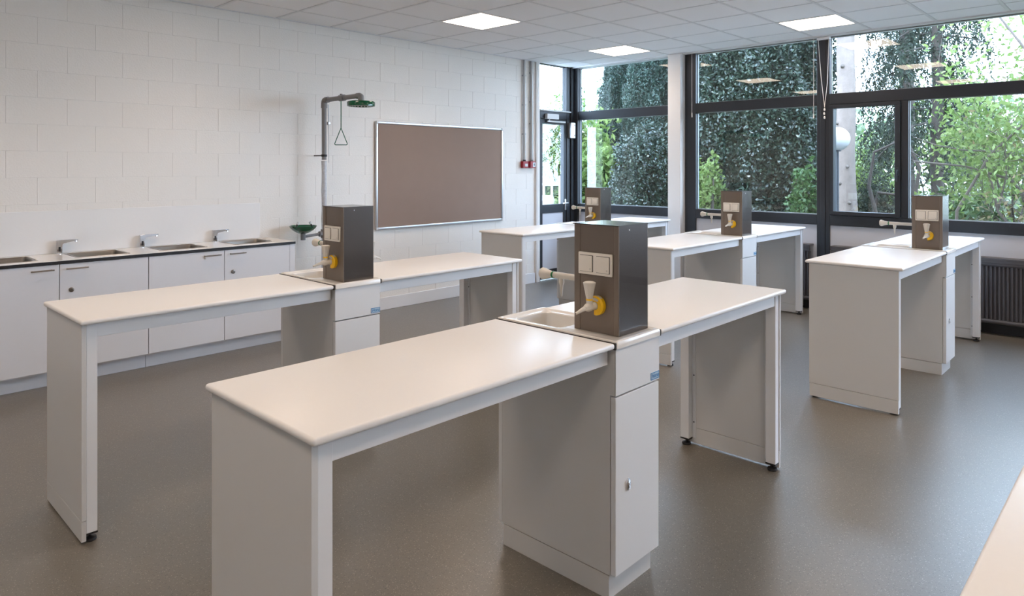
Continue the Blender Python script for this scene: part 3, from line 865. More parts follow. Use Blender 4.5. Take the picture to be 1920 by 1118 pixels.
def lab_bench(x, y, L1, L2, label):
    t = thing('lab_bench', label, 'lab bench', (x, y, 0), 'island lab benches')
    L = L1 + SW + L2
    a, b = L1, L1 + SW
    obj('worktop', worktop_mesh(0, a - 0.0045), 'worktop', t, smooth=True)
    obj('worktop', worktop_mesh(b + 0.0045, L), 'worktop', t, smooth=True)
    for xx in (a, b):
        bm = bmesh.new()
        box(bm, xx - 0.004, xx + 0.004, -0.0005, BW + 0.0005, TH - 0.025, TH + 0.0005, bev=0.002, seg=2)
        obj('joint_seal', bm, 'rubber', t)
    # ceramic sink top
    x0, x1 = a + 0.0045, b - 0.0045
    q0, q1, y0, y1 = a + 0.045, b - 0.045, 0.300, BW - 0.052
    rg = [rrect(x0, x1, -0.002, BW + 0.002, 0.004, TH - 0.022), rrect(x0, x1, -0.002, BW + 0.002, 0.004, TH - 0.002),
          rrect(x0 + 0.002, x1 - 0.002, 0.001, BW - 0.001, 0.006, TH + 0.004), rrect(x0 + 0.006, x1 - 0.006, 0.006, BW - 0.006, 0.008, TH + 0.006),
          rrect(x0 + 0.009, x1 - 0.009, 0.014, BW - 0.014, 0.010, TH + 0.0055), rrect(x0 + 0.0135, x1 - 0.0135, 0.024, BW - 0.024, 0.012, TH + 0.001),
          rrect(q0, q1, y0, y1, 0.035, TH + 0.0005), rrect(q0 + 0.005, q1 - 0.005, y0 + 0.005, y1 - 0.005, 0.034, TH - 0.004),
          rrect(q0 + 0.012, q1 - 0.012, y0 + 0.012, y1 - 0.012, 0.03, TH - 0.10), rrect(q0 + 0.026, q1 - 0.026, y0 + 0.026, y1 - 0.026, 0.02, TH - 0.125)]
    stp = obj('sink_top', loft(bmesh.new(), rg, cap0=False), 'ceramic', t, smooth=True)
    obj('drain', lathe(bmesh.new(), [(0.026, 0), (0.026, 0.004), (0.018, 0.003)], ((q0 + q1) / 2, y0 + 0.065, TH - 0.1248), n=18), 'black', stp)
    # cabinet under the sink
    bm = bmesh.new()
    cx0, cx1 = a + 0.005, b - 0.005
    box(bm, cx0, cx1, 0.030, BW - 0.030, 0.0905, 0.757)
    box(bm, cx0, cx0 + 0.018, 0.008, BW - 0.008, 0.757, TH - 0.0225)
    box(bm, cx1 - 0.018, cx1, 0.008, BW - 0.008, 0.757, TH - 0.0225)
    cb = obj('cabinet', bm, 'panel', t)
    obj('plinth', B(cx0 + 0.001, cx1 - 0.014, 0.036, BW - 0.036, 0.0, 0.087), 'panel', cb)
    for s, yf in ((-1, 0.0), (1, BW)):
        ya, yb = sorted((yf - s * 0.006, yf - s * 0.0275))
        dr = obj('door', B(cx0 + 0.001, cx1 - 0.0005, ya, yb, 0.094, 0.751, bev=0.0012, seg=1), 'white', t)
        bm = bmesh.new()
        lx = cx0 + 0.078
        yy = yf - s * 0.006
        lathe(bm, [(0.0135, 0.0), (0.0135, 0.005), (0.011, 0.007)], (lx, yy, 0.412), axis=Vector((0, s, 0)), n=16)
        for v in bm.verts: v.co.z = 0.412 + (v.co.z - 0.412) * 1.7
        y2, y3 = sorted((yy + s * 0.0072, yy + s * 0.011))
        box(bm, lx - 0.004, lx + 0.004, y2, y3, 0.395, 0.418, bev=0.001, seg=1)
        obj('lock', bm, 'chrome', dr, smooth=True)
        obj('drawer_front', B(cx0 + 0.019 if False else cx0 + 0.0185, cx1 - 0.0185, ya, yb, 0.7585, TH - 0.0235), 'white', t)
        fr2 = obj('front_cover', B(cx0, cx1 - 0.0005, min(ya, yf - s * 0.0055), max(ya, yf - s * 0.0055) if s < 0 else yf - s * 0.0055 + 0.0, 0.7585, TH - 0.0235), 'white', t) if False else None
    bpy_front = obj('front_cover', B(cx0, cx1, 0.0045, 0.0058, 0.7585, TH - 0.0235), 'white', t)
    obj('front_cover', B(cx0, cx1, BW - 0.0058, BW - 0.0045, 0.7585, TH - 0.0235), 'white', t)
    # maker's plate at the lower right of the drawer front
    px0, px1, pz0, pz1 = cx1 - 0.062, cx1 - 0.001, 0.765, 0.793
    pl = obj('name_plate', B(px0, px1, 0.0034, 0.0044, pz0, pz1), 'palebl', bpy_front)
    pl['label'] = 'small pale blue plate with blue outline and lettering'
    bm = bmesh.new(); e = 0.0022
    for q in ((px0, px1, pz0, pz0 + e), (px0, px1, pz1 - e, pz1), (px0, px0 + e, pz0, pz1), (px1 - e, px1, pz0, pz1)):
        box(bm, q[0], q[1], 0.0026, 0.0034, q[2], q[3])
    tm = TXT.copy()
    tm.transform(Matrix.Translation(((px0 + px1) / 2, 0.003, (pz0 + pz1) / 2)) @ Matrix.Rotation(PI / 2, 4, 'X'))
    bm.from_mesh(tm)
    # lettering and outline are printed together
    me = bpy.data.meshes.new('plate_lettering'); bm.to_mesh(me); bm.free()
    me.materials.append(M['blue'])
    o = bpy.data.objects.new('plate_lettering', me); COL.objects.link(o); o.parent = bpy_front
    # rails
    for (c0, c1) in ((0.0715, a - 0.004), (b + 0.004, L - 0.0715)):
        for (ya, yb) in ((0.034, 0.062), (BW - 0.062, BW - 0.034)):
            obj('rail', B(c0, c1, ya, yb, TH - 0.083, TH - 0.0225, bev=0.001, seg=1), 'white_metal', t)
    end_frame(t, 0, 1, L); end_frame(t, L, -1, L)
    return t

def service_tower(x, y, label):
    """origin: front left corner at the sink top"""
    t = thing('service_tower', label, 'service tower', (x, y, TH + 0.0015), 'taupe service towers on the benches')
    wx, wy, h = 0.203, 0.214, 0.421
    obj('casing', B(0.004, wx - 0.004, 0.0, wy, 0, h - 0.003), 'taupe', t)
    for xs in (0, wx - 0.006):
        for (ya, yb) in ((0.0, 0.022), (wy - 0.030, wy)):
            bm = B(xs, xs + 0.006, ya, yb, 0.0, h - 0.003, bev=0.0015, seg=1)
            obj('corner_profile', bm, 'taupe_edge', t)
    obj('top_plate', B(-0.003, wx + 0.001, -0.001, wy + 0.004, h - 0.0028, h), 'taupe', t)
    bm = bmesh.new()
    lathe(bm, [(0.003, 0.0), (0.002, 0.0015)], (wx / 2 - 0.03, 0.0, h - 0.02), axis=Vector((0, -1, 0)), n=8)
    obj('screw', bm, 'alu', t)
    for xa in (0.0022, wx - 0.0040):
        obj('front_panel', B(xa, xa + 0.0018, 0.0225, wy - 0.0305, 0.0, h - 0.0035), 'front_taupe', t)
    for s in (-1, 1):
        fx = 0.0022 if s < 0 else wx - 0.0022
        X = lambda a: fx + s * a
        def bb(a0, a1, y0, y1, z0, z1, **k):
            p, q = sorted((X(a0), X(a1)))
            return B(p, q, y0, y1, z0, z1, **k)
        so = obj('socket_plate', bb(0, 0.011, 0.026, 0.187, 0.224, 0.310, bev=0.003), 'socket', t, smooth=True)
        for c in (0.066, 0.146):
            fl = obj('socket_flap', bb(0.0115, 0.0165, c - 0.030, c + 0.030, 0.236, 0.298, bev=0.002), 'socket', so, smooth=True)
            bm = bb(0.0098, 0.0113, c - 0.032, c + 0.032, 0.2345, 0.2995)
            obj('flap_gap', bm, 'rubber', so)
            lathe_b = lathe(bmesh.new(), [(0.0035, 0), (0.003, 0.001)], (X(0.0165), c - 0.021, 0.246), axis=Vector((s, 0, 0)), n=8)
            obj('flap_mark', lathe_b, 'tap_cream', so)
        # gas tap
        cy, cz = 0.098, 0.108
        g = obj('gas_tap', lathe(bmesh.new(), [(0.015, -0.001), (0.015, 0.03), (0.013, 0.04), (0.016, 0.05), (0.017, 0.064), (0.014, 0.074), (0.007, 0.086)], (fx, cy, cz), axis=Vector((s, 0, 0)), n=18), 'tap_cream', t, smooth=True)
        bm = bmesh.new()
        lathe(bm, [(0.0135, 0.0), (0.0125, 0.008), (0.0125, 0.022)], (X(0.055), cy, cz + 0.004), n=16)
        tube(bm, [(X(0.072), cy, cz + 0.001), (X(0.095), cy + 0.004, cz - 0.006), (X(0.128), cy + 0.009, cz - 0.016)], [0.0105, 0.008, 0.0046], 12)
        tube(bm, [(X(0.1281), cy + 0.009, cz - 0.016), (X(0.1285), cy + 0.0091, cz - 0.0162)], 0.0028, 8, mi=1)
        obj('nozzle', bm, ['tap_cream', 'black'], g, smooth=True)
        obj('band', lathe(bmesh.new(), [(0.0135, 0.0), (0.0135, 0.006)], (X(0.055), cy, cz + 0.0262), n=16), 'yellow', g, smooth=True)
        kn = lathe(bmesh.new(), [(0.0125, 0.0), (0.0235, 0.056), (0.0245, 0.060), (0.0235, 0.063), (0.019, 0.064)], (X(0.055), cy, cz + 0.0322), n=10)
        obj('knob', kn, 'tap_cream', g, smooth=False)
        obj('knob_cap', lathe(bmesh.new(), [(0.0185, 0.0), (0.017, 0.0012)], (X(0.055), cy, cz + 0.0962), n=16), 'socket', g)
        # yellow crescent behind the tap
        bm = bmesh.new()
        n = 20; rings = []
        for i in range(n + 1):
            an = math.radians(118 - 212 * i / n)
            ri, ro = 0.017, 0.038 - 0.002 * math.cos(i)
            ro = 0.038
            dy, dz = math.cos(an), math.sin(an)
            rings.append([(X(0.001), cy - dy * ri, cz + dz * ri), (X(0.001), cy - dy * ro, cz + dz * ro), (X(0.018), cy - dy * ro, cz + dz * ro), (X(0.024), cy - dy * (ro - 0.005), cz + dz * (ro - 0.005)), (X(0.024), cy - dy * ri, cz + dz * ri)])
        loft(bm, rings)
        obj('yellow_collar', bm, 'yellow', g, smooth=True)
        bm = bmesh.new(); rings = []
        for i in range(7):
            an = math.radians(112 - 62 * i / 6)
            dy, dz = math.cos(an), math.sin(an)
            rings.append([(X(0.0165), cy - dy * 0.0386, cz + dz * 0.0386), (X(0.006), cy - dy * 0.0386, cz + dz * 0.0386), (X(0.006), cy - dy * 0.0381, cz + dz * 0.0381), (X(0.0165), cy - dy * 0.0381, cz + dz * 0.0381)])
        for i in range(7):
            pass
        loft(bm, rings)
        rings = []
        for i in range(7):
            an = math.radians(112 - 62 * i / 6)
            dy, dz = math.cos(an), math.sin(an)
            rings.append([(X(0.0245), cy - dy * 0.021, cz + dz * 0.021), (X(0.0245), cy - dy * 0.031, cz + dz * 0.031), (X(0.0240), cy - dy * 0.031, cz + dz * 0.031), (X(0.0240), cy - dy * 0.021, cz + dz * 0.021)])
        loft(bm, rings)
        obj('white_label', bm, 'railing', g)
    # swing spout over the basin
    sx, sz = wx / 2, 0.182
    w = obj('water_tap', lathe(bmesh.new(), [(0.020, -0.001), (0.020, 0.006), (0.0125, 0.010), (0.0125, 0.100), (0.0135, 0.135), (0.0135, 0.190)], (sx, wy, sz), axis='y', n=18), 'tap_cream', t, smooth=True)
    obj('green_band', lathe(bmesh.new(), [(0.0155, 0.0), (0.0155, 0.008)], (sx, wy + 0.1902, sz), axis='y', n=18), 'green_band', w, smooth=True)
    obj('knob', lathe(bmesh.new(), [(0.013, 0.0), (0.019, 0.028), (0.025, 0.045), (0.026, 0.056), (0.022, 0.063), (0.010, 0.065)], (sx, wy + 0.1985, sz), axis='y', n=12), 'tap_cream', w, smooth=True)
    obj('spout', lathe(bmesh.new(), [(0.011, -0.008), (0.0125, -0.014), (0.0125, -0.030), (0.008, -0.040), (0.0065, -0.056), (0.0035, -0.088)], (sx, wy + 0.150, sz), n=14), 'tap_cream', w, smooth=True)
    return t

benches = [
    (0.855, 1.463, 1.231, 1.2455, 'long white lab bench nearest the viewer, its left end cut by bottom edge', 'taupe service tower with taps on the nearest lab bench'),
    (0.844, 3.300, 1.216, 1.205, 'long white lab bench standing just in front of the wall sink counter', 'taupe service tower on the bench in front of the wall sinks'),
    (4.900, 4.524, 1.235, 1.190, 'white lab bench furthest back, beside the glazed door', 'smallest looking taupe service tower, on the bench by the door'),
    (4.870, 2.865, 1.243, 1.230, 'white lab bench behind the nearest one, reaching toward the pillar window', 'taupe service tower in front of the large hedge window'),
    (4.910, 1.231, 1.208, 1.180, 'white lab bench at right with full end panel facing, by radiator', 'taupe service tower on the right bench before the casement window'),
    (0.860, -0.386, 1.231, 1.2455, 'cream worktop corner of a bench at bottom right picture corner', 'taupe service tower on the bench at right, beyond the picture edge'),
]
for (x, y, L1, L2, lab, lab2) in benches:
    lab_bench(x, y, L1, L2, lab)
    service_tower(x + L1 + 0.083, y + 0.046, lab2)

# ------------------------------------------------------------------ the garden
GZ = -0.12
struct(obj('ground_outside', B(8.25, 60, -30, 60, GZ - 0.3, GZ), 'litter'), 'garden ground outside')
struct(obj('path_outside', B(6.0, 8.25, 6.68, 60, GZ - 0.3, GZ - 0.002), 'litter'))

def quads_to_obj(name, V, m, parent, kind='stuff'):
    """V: (n,4,3) array of leaf corners"""
    n = len(V)
    me = bpy.data.meshes.new(name)
    me.vertices.add(n * 4); me.loops.add(n * 4); me.polygons.add(n)
    me.vertices.foreach_set('co', V.reshape(-1).astype(np.float32))
    me.loops.foreach_set('vertex_index', np.arange(n * 4, dtype=np.int32))
    me.polygons.foreach_set('loop_start', np.arange(n, dtype=np.int32) * 4)
    me.polygons.foreach_set('loop_total', np.full(n, 4, dtype=np.int32))
    me.update(calc_edges=True)
    me.materials.append(m)
    o = bpy.data.objects.new(name, me)
    COL.objects.link(o)
    if parent is not None: o.parent = parent
    if kind: o['kind'] = kind
    return o

def leaves(P, L, W, rng, bias=(0, 0, 0), bk=0.0, fold=0.18, droop=None):
    n = len(P)
    d = rng.normal(size=(n, 3))
    d += np.array(bias) * bk
    d /= np.linalg.norm(d, axis=1, keepdims=True)
    a = rng.normal(size=(n, 3))
    s = np.cross(d, a); s /= np.linalg.norm(s, axis=1, keepdims=True)
    nn = np.cross(d, s)
    l = (L * (0.65 + 0.7 * rng.random((n, 1)))) / 2
    w = (W * (0.65 + 0.7 * rng.random((n, 1)))) / 2
    V = np.empty((n, 4, 3))
    V[:, 0] = P - d * l
    V[:, 1] = P + s * w + nn * w * fold * 2
    V[:, 2] = P + d * l
    V[:, 3] = P - s * w + nn * w * fold * 2
    return V

def lump(p, sc, seed):
    return noise.noise(Vector((p[0] * sc + seed, p[1] * sc, p[2] * sc)))

def bush_points(n, c, r, rng, seed, shell=0.45, side=None, lumpy=0.28, box_=0.0):
    """points in the outer shell of a lumpy ellipsoid (or rounded box); side limits directions to the room side"""
    out = []
    c = np.array(c); r = np.array(r)
    while len(out) < n:
        k = max(2000, n)
        d = rng.normal(size=(k, 3))
        d /= np.linalg.norm(d, axis=1, keepdims=True)
        if side is not None:
            d = d[d[:, 0] < side]
        if box_ > 0:
            m = np.max(np.abs(d), axis=1, keepdims=True)
            d = d * (1 - box_) + d / m * box_
        t = 1 - shell * rng.random((len(d), 1)) ** 1.6
        for q, tt in zip(d, t):
            f = 1 + lumpy * lump(q * 2.2, 1.0, seed) + lumpy * 0.6 * lump(q * 6.0, 1.0, seed + 9)
            out.append(c + q * r * tt[0] * f)
            if len(out) >= n: break
    return np.array(out)

def trunk_tube(name, pts, rs, m, parent, n=8):
    return obj(name, tube(bmesh.new(), pts, rs, n), m, parent, smooth=True)

def branchy(rng, base, h, spread, levels=3, n0=6, r0=0.05, lean=(0, 0, 0)):
    """random branching skeleton -> segments [(pts, radii)], leaf anchor points"""
    segs, tips = [], []
    def grow(p, d, L, r, lv):
        pts = [p]; rs = [r]
        k = 6
        for i in range(k):
            d = d + Vector(rng.normal(size=3)) * 0.16 + Vector((0, 0, 0.03))
            d.normalize()
            p = p + d * L / k
            pts.append(p); rs.append(r * (1 - 0.75 * (i + 1) / k))
            if lv < levels and i > 0:
                for _ in range(1 if lv == 0 else (1 if rng.random() < 0.75 else 0)):
                    sd = Vector(rng.normal(size=3)); sd = (sd - sd.dot(d) * d).normalized()
                    nd = (d * 0.55 + sd * spread + Vector(lean) * 0.3).normalized()
                    grow(p.copy(), nd, L * (0.55 + 0.2 * rng.random()), rs[-1] * 0.72, lv + 1)
            if lv >= levels - 1: tips.append(p.copy())
        segs.append((pts, rs))
    for _ in range(n0):
        a = rng.random() * 2 * PI
        d = Vector((math.cos(a) * 0.45, math.sin(a) * 0.45, 1.0)).normalized()
        grow(Vector(base), (d + Vector(lean)).normalized(), h * (0.7 + 0.4 * rng.random()), r0, 0)
    return segs, tips

def leafy_tree(name, label, cat, base, h, spread, lm, seed, n_leaf, leaf=(0.10, 0.055), sp=0.13, n0=5, r0=0.05, levels=3, lean=(0, 0, 0), group=None, bark='bark', zmin=None, rmax=1.15):
    rng = np.random.default_rng(seed)
    t = thing(name, label, cat, (0, 0, 0), group)
    segs, tips = branchy(rng, base, h, spread, levels, n0, r0, lean)
    segs = [q for q in segs if max(math.hypot(p.x - base[0], p.y - base[1]) for p in q[0]) < rmax + 0.1]
    segs.sort(key=lambda s: -s[1][0])
    big = segs[:10]; rest = segs[10:]
    for pts, rs in big:
        obj('branch', tube(bmesh.new(), pts, rs, 6), bark, t, smooth=True)
    bm = bmesh.new()
    for pts, rs in rest: tube(bm, pts[::2] if len(pts) > 4 else pts, [max(q, 0.002) for q in rs[::2]], 4, caps=False)
    o = obj('twigs', bm, bark, t); o['kind'] = 'stuff'
    T = np.array([tuple(q) for q in tips])
    if zmin is not None: T = T[T[:, 2] > zmin]
    T = T[np.hypot(T[:, 0] - base[0], T[:, 1] - base[1]) < rmax]
    P = T[rng.integers(0, len(T), n_leaf)] + rng.normal(size=(n_leaf, 3)) * sp
    P = P[P[:, 2] > GZ + 0.03]
    P = P[P[:, 0] > 8.75]
    V = leaves(P, leaf[0], leaf[1], rng, (0, 0, -0.4), 1.0)
    quads_to_obj('foliage', V, lm, t)
    return t

LM = {}
LM['conifer'] = leaf_mat('conifer_green', (0.018, 0.050, 0.038, 1), (0.060, 0.120, 0.080, 1), 0.10, 0.5, 0.35)
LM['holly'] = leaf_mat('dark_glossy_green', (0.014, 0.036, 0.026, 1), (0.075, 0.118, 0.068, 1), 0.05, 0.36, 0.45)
LM['lime'] = leaf_mat('fresh_light_green', (0.17, 0.30, 0.055, 1), (0.46, 0.58, 0.18, 1), 0.45, 0.5, 0.3)
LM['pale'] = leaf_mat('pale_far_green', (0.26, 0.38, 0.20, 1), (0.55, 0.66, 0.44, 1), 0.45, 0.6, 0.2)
LM['mid'] = leaf_mat('mid_green', (0.05, 0.14, 0.035, 1), (0.17, 0.30, 0.085, 1), 0.35, 0.45, 0.35)
LM['spruce'] = leaf_mat('spruce_needles', (0.022, 0.040, 0.026, 1), (0.085, 0.120, 0.070, 1), 0.15, 0.6, 0.25)
LM['olive'] = leaf_mat('yellow_orange_young_leaf', (0.30, 0.30, 0.10, 1), (0.62, 0.45, 0.25, 1), 0.45, 0.5, 0.3)

# 1 the tall dense columnar conifers left of the pillar
def column_conifer(label, c, R, h, seed, n, lm='conifer', size=(0.062, 0.024), group='columnar conifers'):
    rng = np.random.default_rng(seed)
    t = thing('columnar_conifer', label, 'tree', (0, 0, 0), group)
    trunk_tube('trunk', [(c[0], c[1], GZ - 0.03), (c[0] + 0.03, c[1], h * 0.5), (c[0], c[1], h * 0.93)], [0.09, 0.06, 0.015], 'bark', t)
    P = []
    ang = rng.random(n) * 2 * PI
    z = GZ + 0.05 + (h - GZ) * rng.random(n)
    rr = R * np.clip(np.minimum(1.0, (1.02 - (z - GZ) / (h - GZ)) * 2.2), 0.02, 1) ** 0.6
    for a, zz, r in zip(ang, z, rr):
        f = 0.80 + 0.30 * lump((math.cos(a) * 1.6, math.sin(a) * 1.6, zz * 1.1), 1.3, seed) + 0.20 * lump((math.cos(a) * 3, math.sin(a) * 3, zz * 3.5), 1.6, seed + 4)
        q = r * f * (1 - 0.42 * rng.random() ** 1.4)
        P.append((c[0] + q * math.cos(a), c[1] + q * math.sin(a), zz))
    P = np.array(P)
    V = leaves(P, size[0], size[1], rng, (0, 0, 1.0), 0.9)
    quads_to_obj('foliage', V, LM[lm], t)
    k = n // 14
    ang = rng.random(k) * 2 * PI; z = GZ + 0.1 + (h * 0.93 - GZ) * rng.random(k)
    q = R * 0.55 * np.clip(np.minimum(1.0, (1.02 - (z - GZ) / (h - GZ)) * 2.2), 0.02, 1) ** 0.6 * np.sqrt(rng.random(k))
    P = np.stack([c[0] + q * np.cos(ang), c[1] + q * np.sin(ang), z], 1)
    quads_to_obj('inner_foliage', leaves(P, 0.17, 0.10, rng, (0, 0, 1.0), 0.9), LM[lm], t)
column_conifer('tall dark green columnar conifer outside the window left of pillar', (13.5, 9.36), 0.62, 5.3, 11, 100000)
column_conifer('bluish dark conifer just left of the white pillar outside', (12.5, 7.92), 0.62, 5.6, 12, 110000)
column_conifer('grey green conifer behind the gap at the pillar window edge', (15.2, 10.0), 0.60, 4.8, 13, 26000)

# 2 the big dark hedge in front of window_2
def hedge(label, c, r, seed, n, lm, size, name='hedge', cat='hedge', box_=0.5, lumpy=0.22, shell=0.4, stems=5, side=0.35, group=None):
    rng = np.random.default_rng(seed)
    t = thing(name, label, cat, (0, 0, 0), group)
    for k in range(stems):
        x, y = c[0] + rng.normal() * r[0] * 0.3, c[1] + (k - (stems - 1) / 2) * r[1] * 1.2 / stems
        trunk_tube('stem', [(x, y, GZ - 0.03), (x + 0.05 * rng.normal(), y + 0.1 * rng.normal(), c[2]), (x, y + 0.2 * rng.normal(), c[2] + r[2] * 0.7)], [0.05, 0.035, 0.01], 'bark', t, 6)
    P = bush_points(n, c, r, rng, seed, shell, side, lumpy, box_)
    P = P[P[:, 2] > GZ + 0.03]
    V = leaves(P, size[0], size[1], rng, (-0.5, 0, 0.5), 0.6)
    quads_to_obj('foliage', V, LM[lm], t)
    if n > 100000:
        P = bush_points(n // 8, c, (r[0] * 0.6, r[1] * 0.92, r[2] * 0.95), rng, seed + 3, 0.5, 0.5, lumpy, box_)
        P = P[P[:, 2] > GZ + 0.03]
        quads_to_obj('inner_foliage', leaves(P, size[0] * 2.2, size[1] * 2.2, rng), LM[lm], t)
    return t
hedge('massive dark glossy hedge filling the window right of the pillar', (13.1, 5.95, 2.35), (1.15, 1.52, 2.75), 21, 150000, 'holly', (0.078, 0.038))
hedge('light green shrub at foot of the dark hedge by the pillar', (11.45, 6.15, 0.75), (0.55, 0.50, 0.95), 22, 5200, 'lime', (0.095, 0.055), 'shrub', 'shrub', 0.1, 0.4, 0.8, 4)
hedge('mid green shrub at the right foot of the dark hedge', (11.6, 4.32, 0.70), (0.4, 0.25, 0.95), 23, 3200, 'mid', (0.085, 0.045), 'shrub', 'shrub', 0.1, 0.4, 0.8, 4)
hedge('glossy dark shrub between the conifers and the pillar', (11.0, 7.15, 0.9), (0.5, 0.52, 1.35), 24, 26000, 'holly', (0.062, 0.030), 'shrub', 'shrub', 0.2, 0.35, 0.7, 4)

# 3 bright tree by the door
leafy_tree('leafy_tree', 'bright green leafy tree seen through the glazed door', 'tree', (11.9, 10.5, GZ - 0.03), 2.0, 0.75, LM['lime'], 31, 15000, (0.16, 0.075), 0.22, 8, 0.035, rmax=1.05)
leafy_tree('leafy_tree', 'bright green leafy tree at the left edge of the left window', 'tree', (11.6, 8.75, GZ - 0.03), 1.8, 0.7, LM['lime'], 32, 5200, (0.15, 0.07), 0.12, 6, 0.035, rmax=0.55)
hedge('broad light green bush behind the white railing outside the door', (13.4, 11.3, 1.15), (0.8, 1.05, 1.7), 33, 14000, 'mid', (0.15, 0.08), 'shrub', 'shrub', 0.1, 0.35, 0.7, 4)
# white railing seen through the door
t = thing('railing', 'white metal railing outside, seen through the door glass', 'railing', (0, 0, 0))
rx, ry = 10.55, 8.95
dirv = Vector((0.35, -0.94, 0))
for k in range(7):
    p = Vector((rx, ry, 0)) + dirv * (k - 3) * 0.17
    obj('post', B(p.x - 0.016, p.x + 0.016, p.y - 0.016, p.y + 0.016, GZ, 1.50 if k % 2 else 1.44), 'railing', t)
for z in (1.27, 0.40):
    a = Vector((rx, ry, z)) - dirv * 0.62; b = Vector((rx, ry, z)) + dirv * 0.62
    obj('rail', tube(bmesh.new(), [a, b], 0.026, 8), 'railing', t)
a = Vector((rx - 0.03, ry, 0)) - dirv * 0.5
bm = bmesh.new()
tube(bm, [Vector((rx - 0.05, ry, 0.95)) - dirv * 0.45, Vector((rx - 0.05, ry, 0.95)) + dirv * 0.06], 0.10, 4)
obj('notice_board', bm, 'railing', t)

# 4 spruce: pale trunk and hanging branches
def spruce(label, c, r, h, seed, nb, zlo, reach, bark, curtains=True, group=None):
    rng = np.random.default_rng(seed)
    t = thing('spruce_tree', label, 'tree', (0, 0, 0), group)
    pts = [(c[0] + 0.02 * math.sin(k), c[1] + 0.015 * math.cos(k * 1.7), GZ - 0.05 + (h - GZ) * k / 12) for k in range(13)]
    trunk_tube('trunk', pts, [r * (1.15 if k == 0 else 1.04 - 0.03 * k) for k in range(13)], bark, t, 18)
    P = []
    bmb = bmesh.new()
    for i in range(nb):
        z = zlo + (h - zlo) * (i + rng.random()) / nb
        a = rng.random() * 2 * PI
        L = reach * (0.6 + 0.5 * rng.random()) * (1 - 0.4 * (z - zlo) / (h - zlo))
        p = Vector((c[0], c[1], z)); d = Vector((math.cos(a), math.sin(a), 0.12))
        bp = [p]
        for k in range(7):
            d = (d + Vector((0, 0, -0.10)) + Vector(rng.normal(size=3)) * 0.05).normalized()
            p = p + d * L / 7
            bp.append(p)
            for _ in range(5):
                q = p + Vector(rng.normal(size=3)) * 0.05
                hl = 0.2 + 0.60 * rng.random()
                m = int(hl / 0.022)
                sx_, sy_ = rng.normal() * 0.02, rng.normal() * 0.02
                for j in range(m):
                    P.append((q.x + sx_ * j * 0.4 + rng.normal() * 0.016, q.y + sy_ * j * 0.4 + rng.normal() * 0.016, q.z - j * 0.022))
        tube(bmb, bp, [0.018 * (1 - 0.8 * k / 7) + 0.003 for k in range(8)], 5, caps=False)
    o = obj('boughs', bmb, 'bark', t); o['kind'] = 'stuff'
    P = np.array(P)
    P = P[(P[:, 0] > 8.8) & (P[:, 2] < 5.2)]
    V = leaves(P, 0.065, 0.026, rng, (0, 0, -1.0), 1.4)
    quads_to_obj('foliage', V, LM['spruce'], t)
    return t, P
sp_t, _ = spruce('pale bare spruce trunk behind the casement window', (11.6, 3.72), 0.158, 6.0, 41, 10, 4.3, 1.0, 'bark_pale')
bm = bmesh.new()
rng = np.random.default_rng(5)
for z in (0.45, 0.8, 1.05, 1.35, 1.62, 1.95, 2.3, 2.7, 3.2):
    a = PI + rng.normal() * 0.6
    p = Vector((11.6 + 0.15 * math.cos(a), 3.72 + 0.15 * math.sin(a), z))
    lathe(bm, [(0.035, 0.0), (0.02, 0.02), (0.009, 0.03 + 0.05 * rng.random())], p - Vector((math.cos(a), math.sin(a), 0)) * 0.01, axis=Vector((math.cos(a), math.sin(a), -0.1)), n=8)
obj('branch_stub', bm, 'twig', sp_t)
spruce('dark drooping spruce right of the pale trunk', (14.6, 3.60), 0.15, 6.5, 42, 20, 2.0, 1.05, 'bark')
spruce('drooping spruce hanging over the right window', (13.0, 2.75), 0.10, 6.2, 43, 30, 1.9, 0.95, 'bark')
hedge('dark twiggy shrub behind the casement at trunk foot', (12.6, 3.55, 0.75), (0.45, 0.42, 0.75), 44, 7000, 'spruce', (0.07, 0.022), 'shrub', 'shrub', 0.1, 0.5, 0.9, 5)
# bare arching branches near the trunk
t = thing('bare_branch_shrub', 'bare brown arching branches behind the casement pane', 'shrub', (0, 0, 0))
for pts in ([(12.0, 3.1, GZ - 0.03), (12.0, 3.35, 0.7), (12.0, 3.50, 1.3), (12.0, 3.42, 1.85), (12.0, 3.1, 2.0), (12.0, 2.75, 1.75)],
            [(12.2, 3.6, GZ - 0.03), (12.2, 3.5, 0.8), (12.2, 3.42, 1.2), (12.2, 3.0, 1.15), (12.2, 2.6, 0.9)],
            [(12.1, 2.7, GZ - 0.03), (12.1, 2.9, 0.9), (12.1, 2.8, 1.6), (12.1, 3.1, 2.3)]):
    trunk_tube('branch', pts, [0.035, 0.032, 0.028, 0.024, 0.018, 0.008][:len(pts)], 'bark', t, 7)

t = thing('bare_branch_shrub', 'long pale bare branches crossing the right window in front of leaves', 'shrub', (0, 0, 0))
for pts in ([(10.6, 0.85, GZ - 0.03), (10.62, 0.9, 0.9), (10.6, 1.1, 1.55), (10.6, 1.5, 1.80), (10.6, 1.95, 1.83), (10.6, 2.25, 1.90), (10.55, 2.52, 2.02)],
            [(10.7, 1.0, GZ - 0.03), (10.7, 1.15, 1.0), (10.7, 1.45, 1.45), (10.7, 1.95, 1.62), (10.7, 2.55, 1.69)],
            [(10.5, 2.05, GZ - 0.03), (10.5, 2.0, 1.04), (10.5, 1.65, 1.75), (10.5, 1.28, 2.16), (10.5, 0.95, 2.35)],
            [(10.9, 0.7, GZ - 0.03), (10.9, 0.8, 1.8), (10.9, 1.2, 2.9), (10.9, 1.62, 3.6)]):
    trunk_tube('branch', pts, [0.022, 0.019, 0.017, 0.014, 0.011, 0.008, 0.004][:len(pts)], 'twig', t, 6)
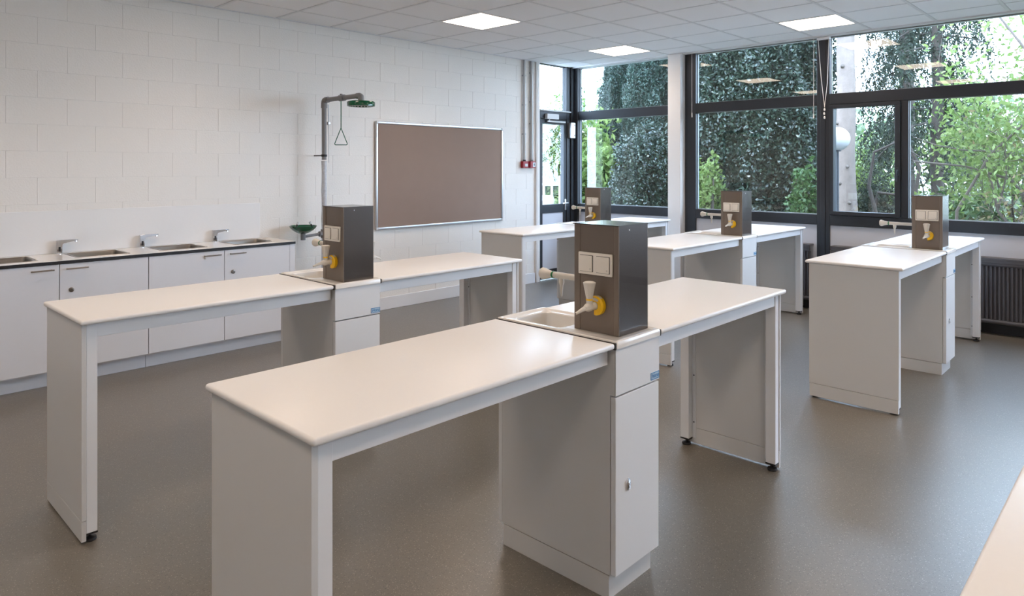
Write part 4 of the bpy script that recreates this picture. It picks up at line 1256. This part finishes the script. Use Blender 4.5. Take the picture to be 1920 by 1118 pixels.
hedge('light green bush glimpsed between the pale trunk and window handle', (17.2, 5.15, 0.9), (0.9, 0.9, 1.35), 45, 3200, 'lime', (0.13, 0.07), 'shrub', 'shrub', 0.1, 0.5, 0.9, 4)

# 5 globe lamp
t = thing('globe_lamp', 'white opal globe lamp on thin post left of the pale trunk', 'lamp', (10.4, 3.45, GZ))
obj('globe', lathe(bmesh.new(), [(0.169 * math.sin(PI * k / 20), -0.169 * math.cos(PI * k / 20)) for k in range(1, 20)], (0, 0, 2.015 - GZ), n=32), 'globe', t, smooth=True)
obj('lamp_post', tube(bmesh.new(), [(0, 0, -0.02), (0, 0, 1.86 - GZ)], 0.022, 10), 'frame', t, smooth=True)
obj('collar', lathe(bmesh.new(), [(0.05, 0), (0.05, 0.03)], (0, 0, 1.835 - GZ), n=16), 'frame', t)

# 6 light deciduous growth at right
leafy_tree('leafy_tree', 'airy light green tree with grey branches in the right window', 'tree', (11.2, 1.15, GZ - 0.03), 2.7, 0.8, LM['lime'], 51, 5200, (0.085, 0.045), 0.15, 6, 0.035, bark='twig', rmax=1.25)
leafy_tree('leafy_tree', 'yellow green tree with thin branches right of the casement', 'tree', (15.6, 3.3, GZ - 0.03), 2.5, 0.8, LM['lime'], 52, 5200, (0.09, 0.05), 0.13, 6, 0.03, bark='twig')
leafy_tree('leafy_tree', 'young tree with orange tinted leaves at the right picture edge', 'tree', (10.6, 0.75, GZ - 0.03), 2.0, 0.85, LM['olive'], 53, 1100, (0.085, 0.035), 0.10, 4, 0.028, bark='twig')
hedge('fresh green shrub low in the right window behind the tower', (11.3, 2.15, 0.45), (0.55, 0.65, 0.75), 54, 5200, 'mid', (0.10, 0.06), 'shrub', 'shrub', 0.1, 0.6, 0.95, 5)
hedge('bright green shrub low at the right picture edge', (11.2, 1.0, 0.4), (0.55, 0.60, 0.75), 55, 4600, 'lime', (0.10, 0.06), 'shrub', 'shrub', 0.1, 0.6, 0.95, 5)

# 7 far pale trees
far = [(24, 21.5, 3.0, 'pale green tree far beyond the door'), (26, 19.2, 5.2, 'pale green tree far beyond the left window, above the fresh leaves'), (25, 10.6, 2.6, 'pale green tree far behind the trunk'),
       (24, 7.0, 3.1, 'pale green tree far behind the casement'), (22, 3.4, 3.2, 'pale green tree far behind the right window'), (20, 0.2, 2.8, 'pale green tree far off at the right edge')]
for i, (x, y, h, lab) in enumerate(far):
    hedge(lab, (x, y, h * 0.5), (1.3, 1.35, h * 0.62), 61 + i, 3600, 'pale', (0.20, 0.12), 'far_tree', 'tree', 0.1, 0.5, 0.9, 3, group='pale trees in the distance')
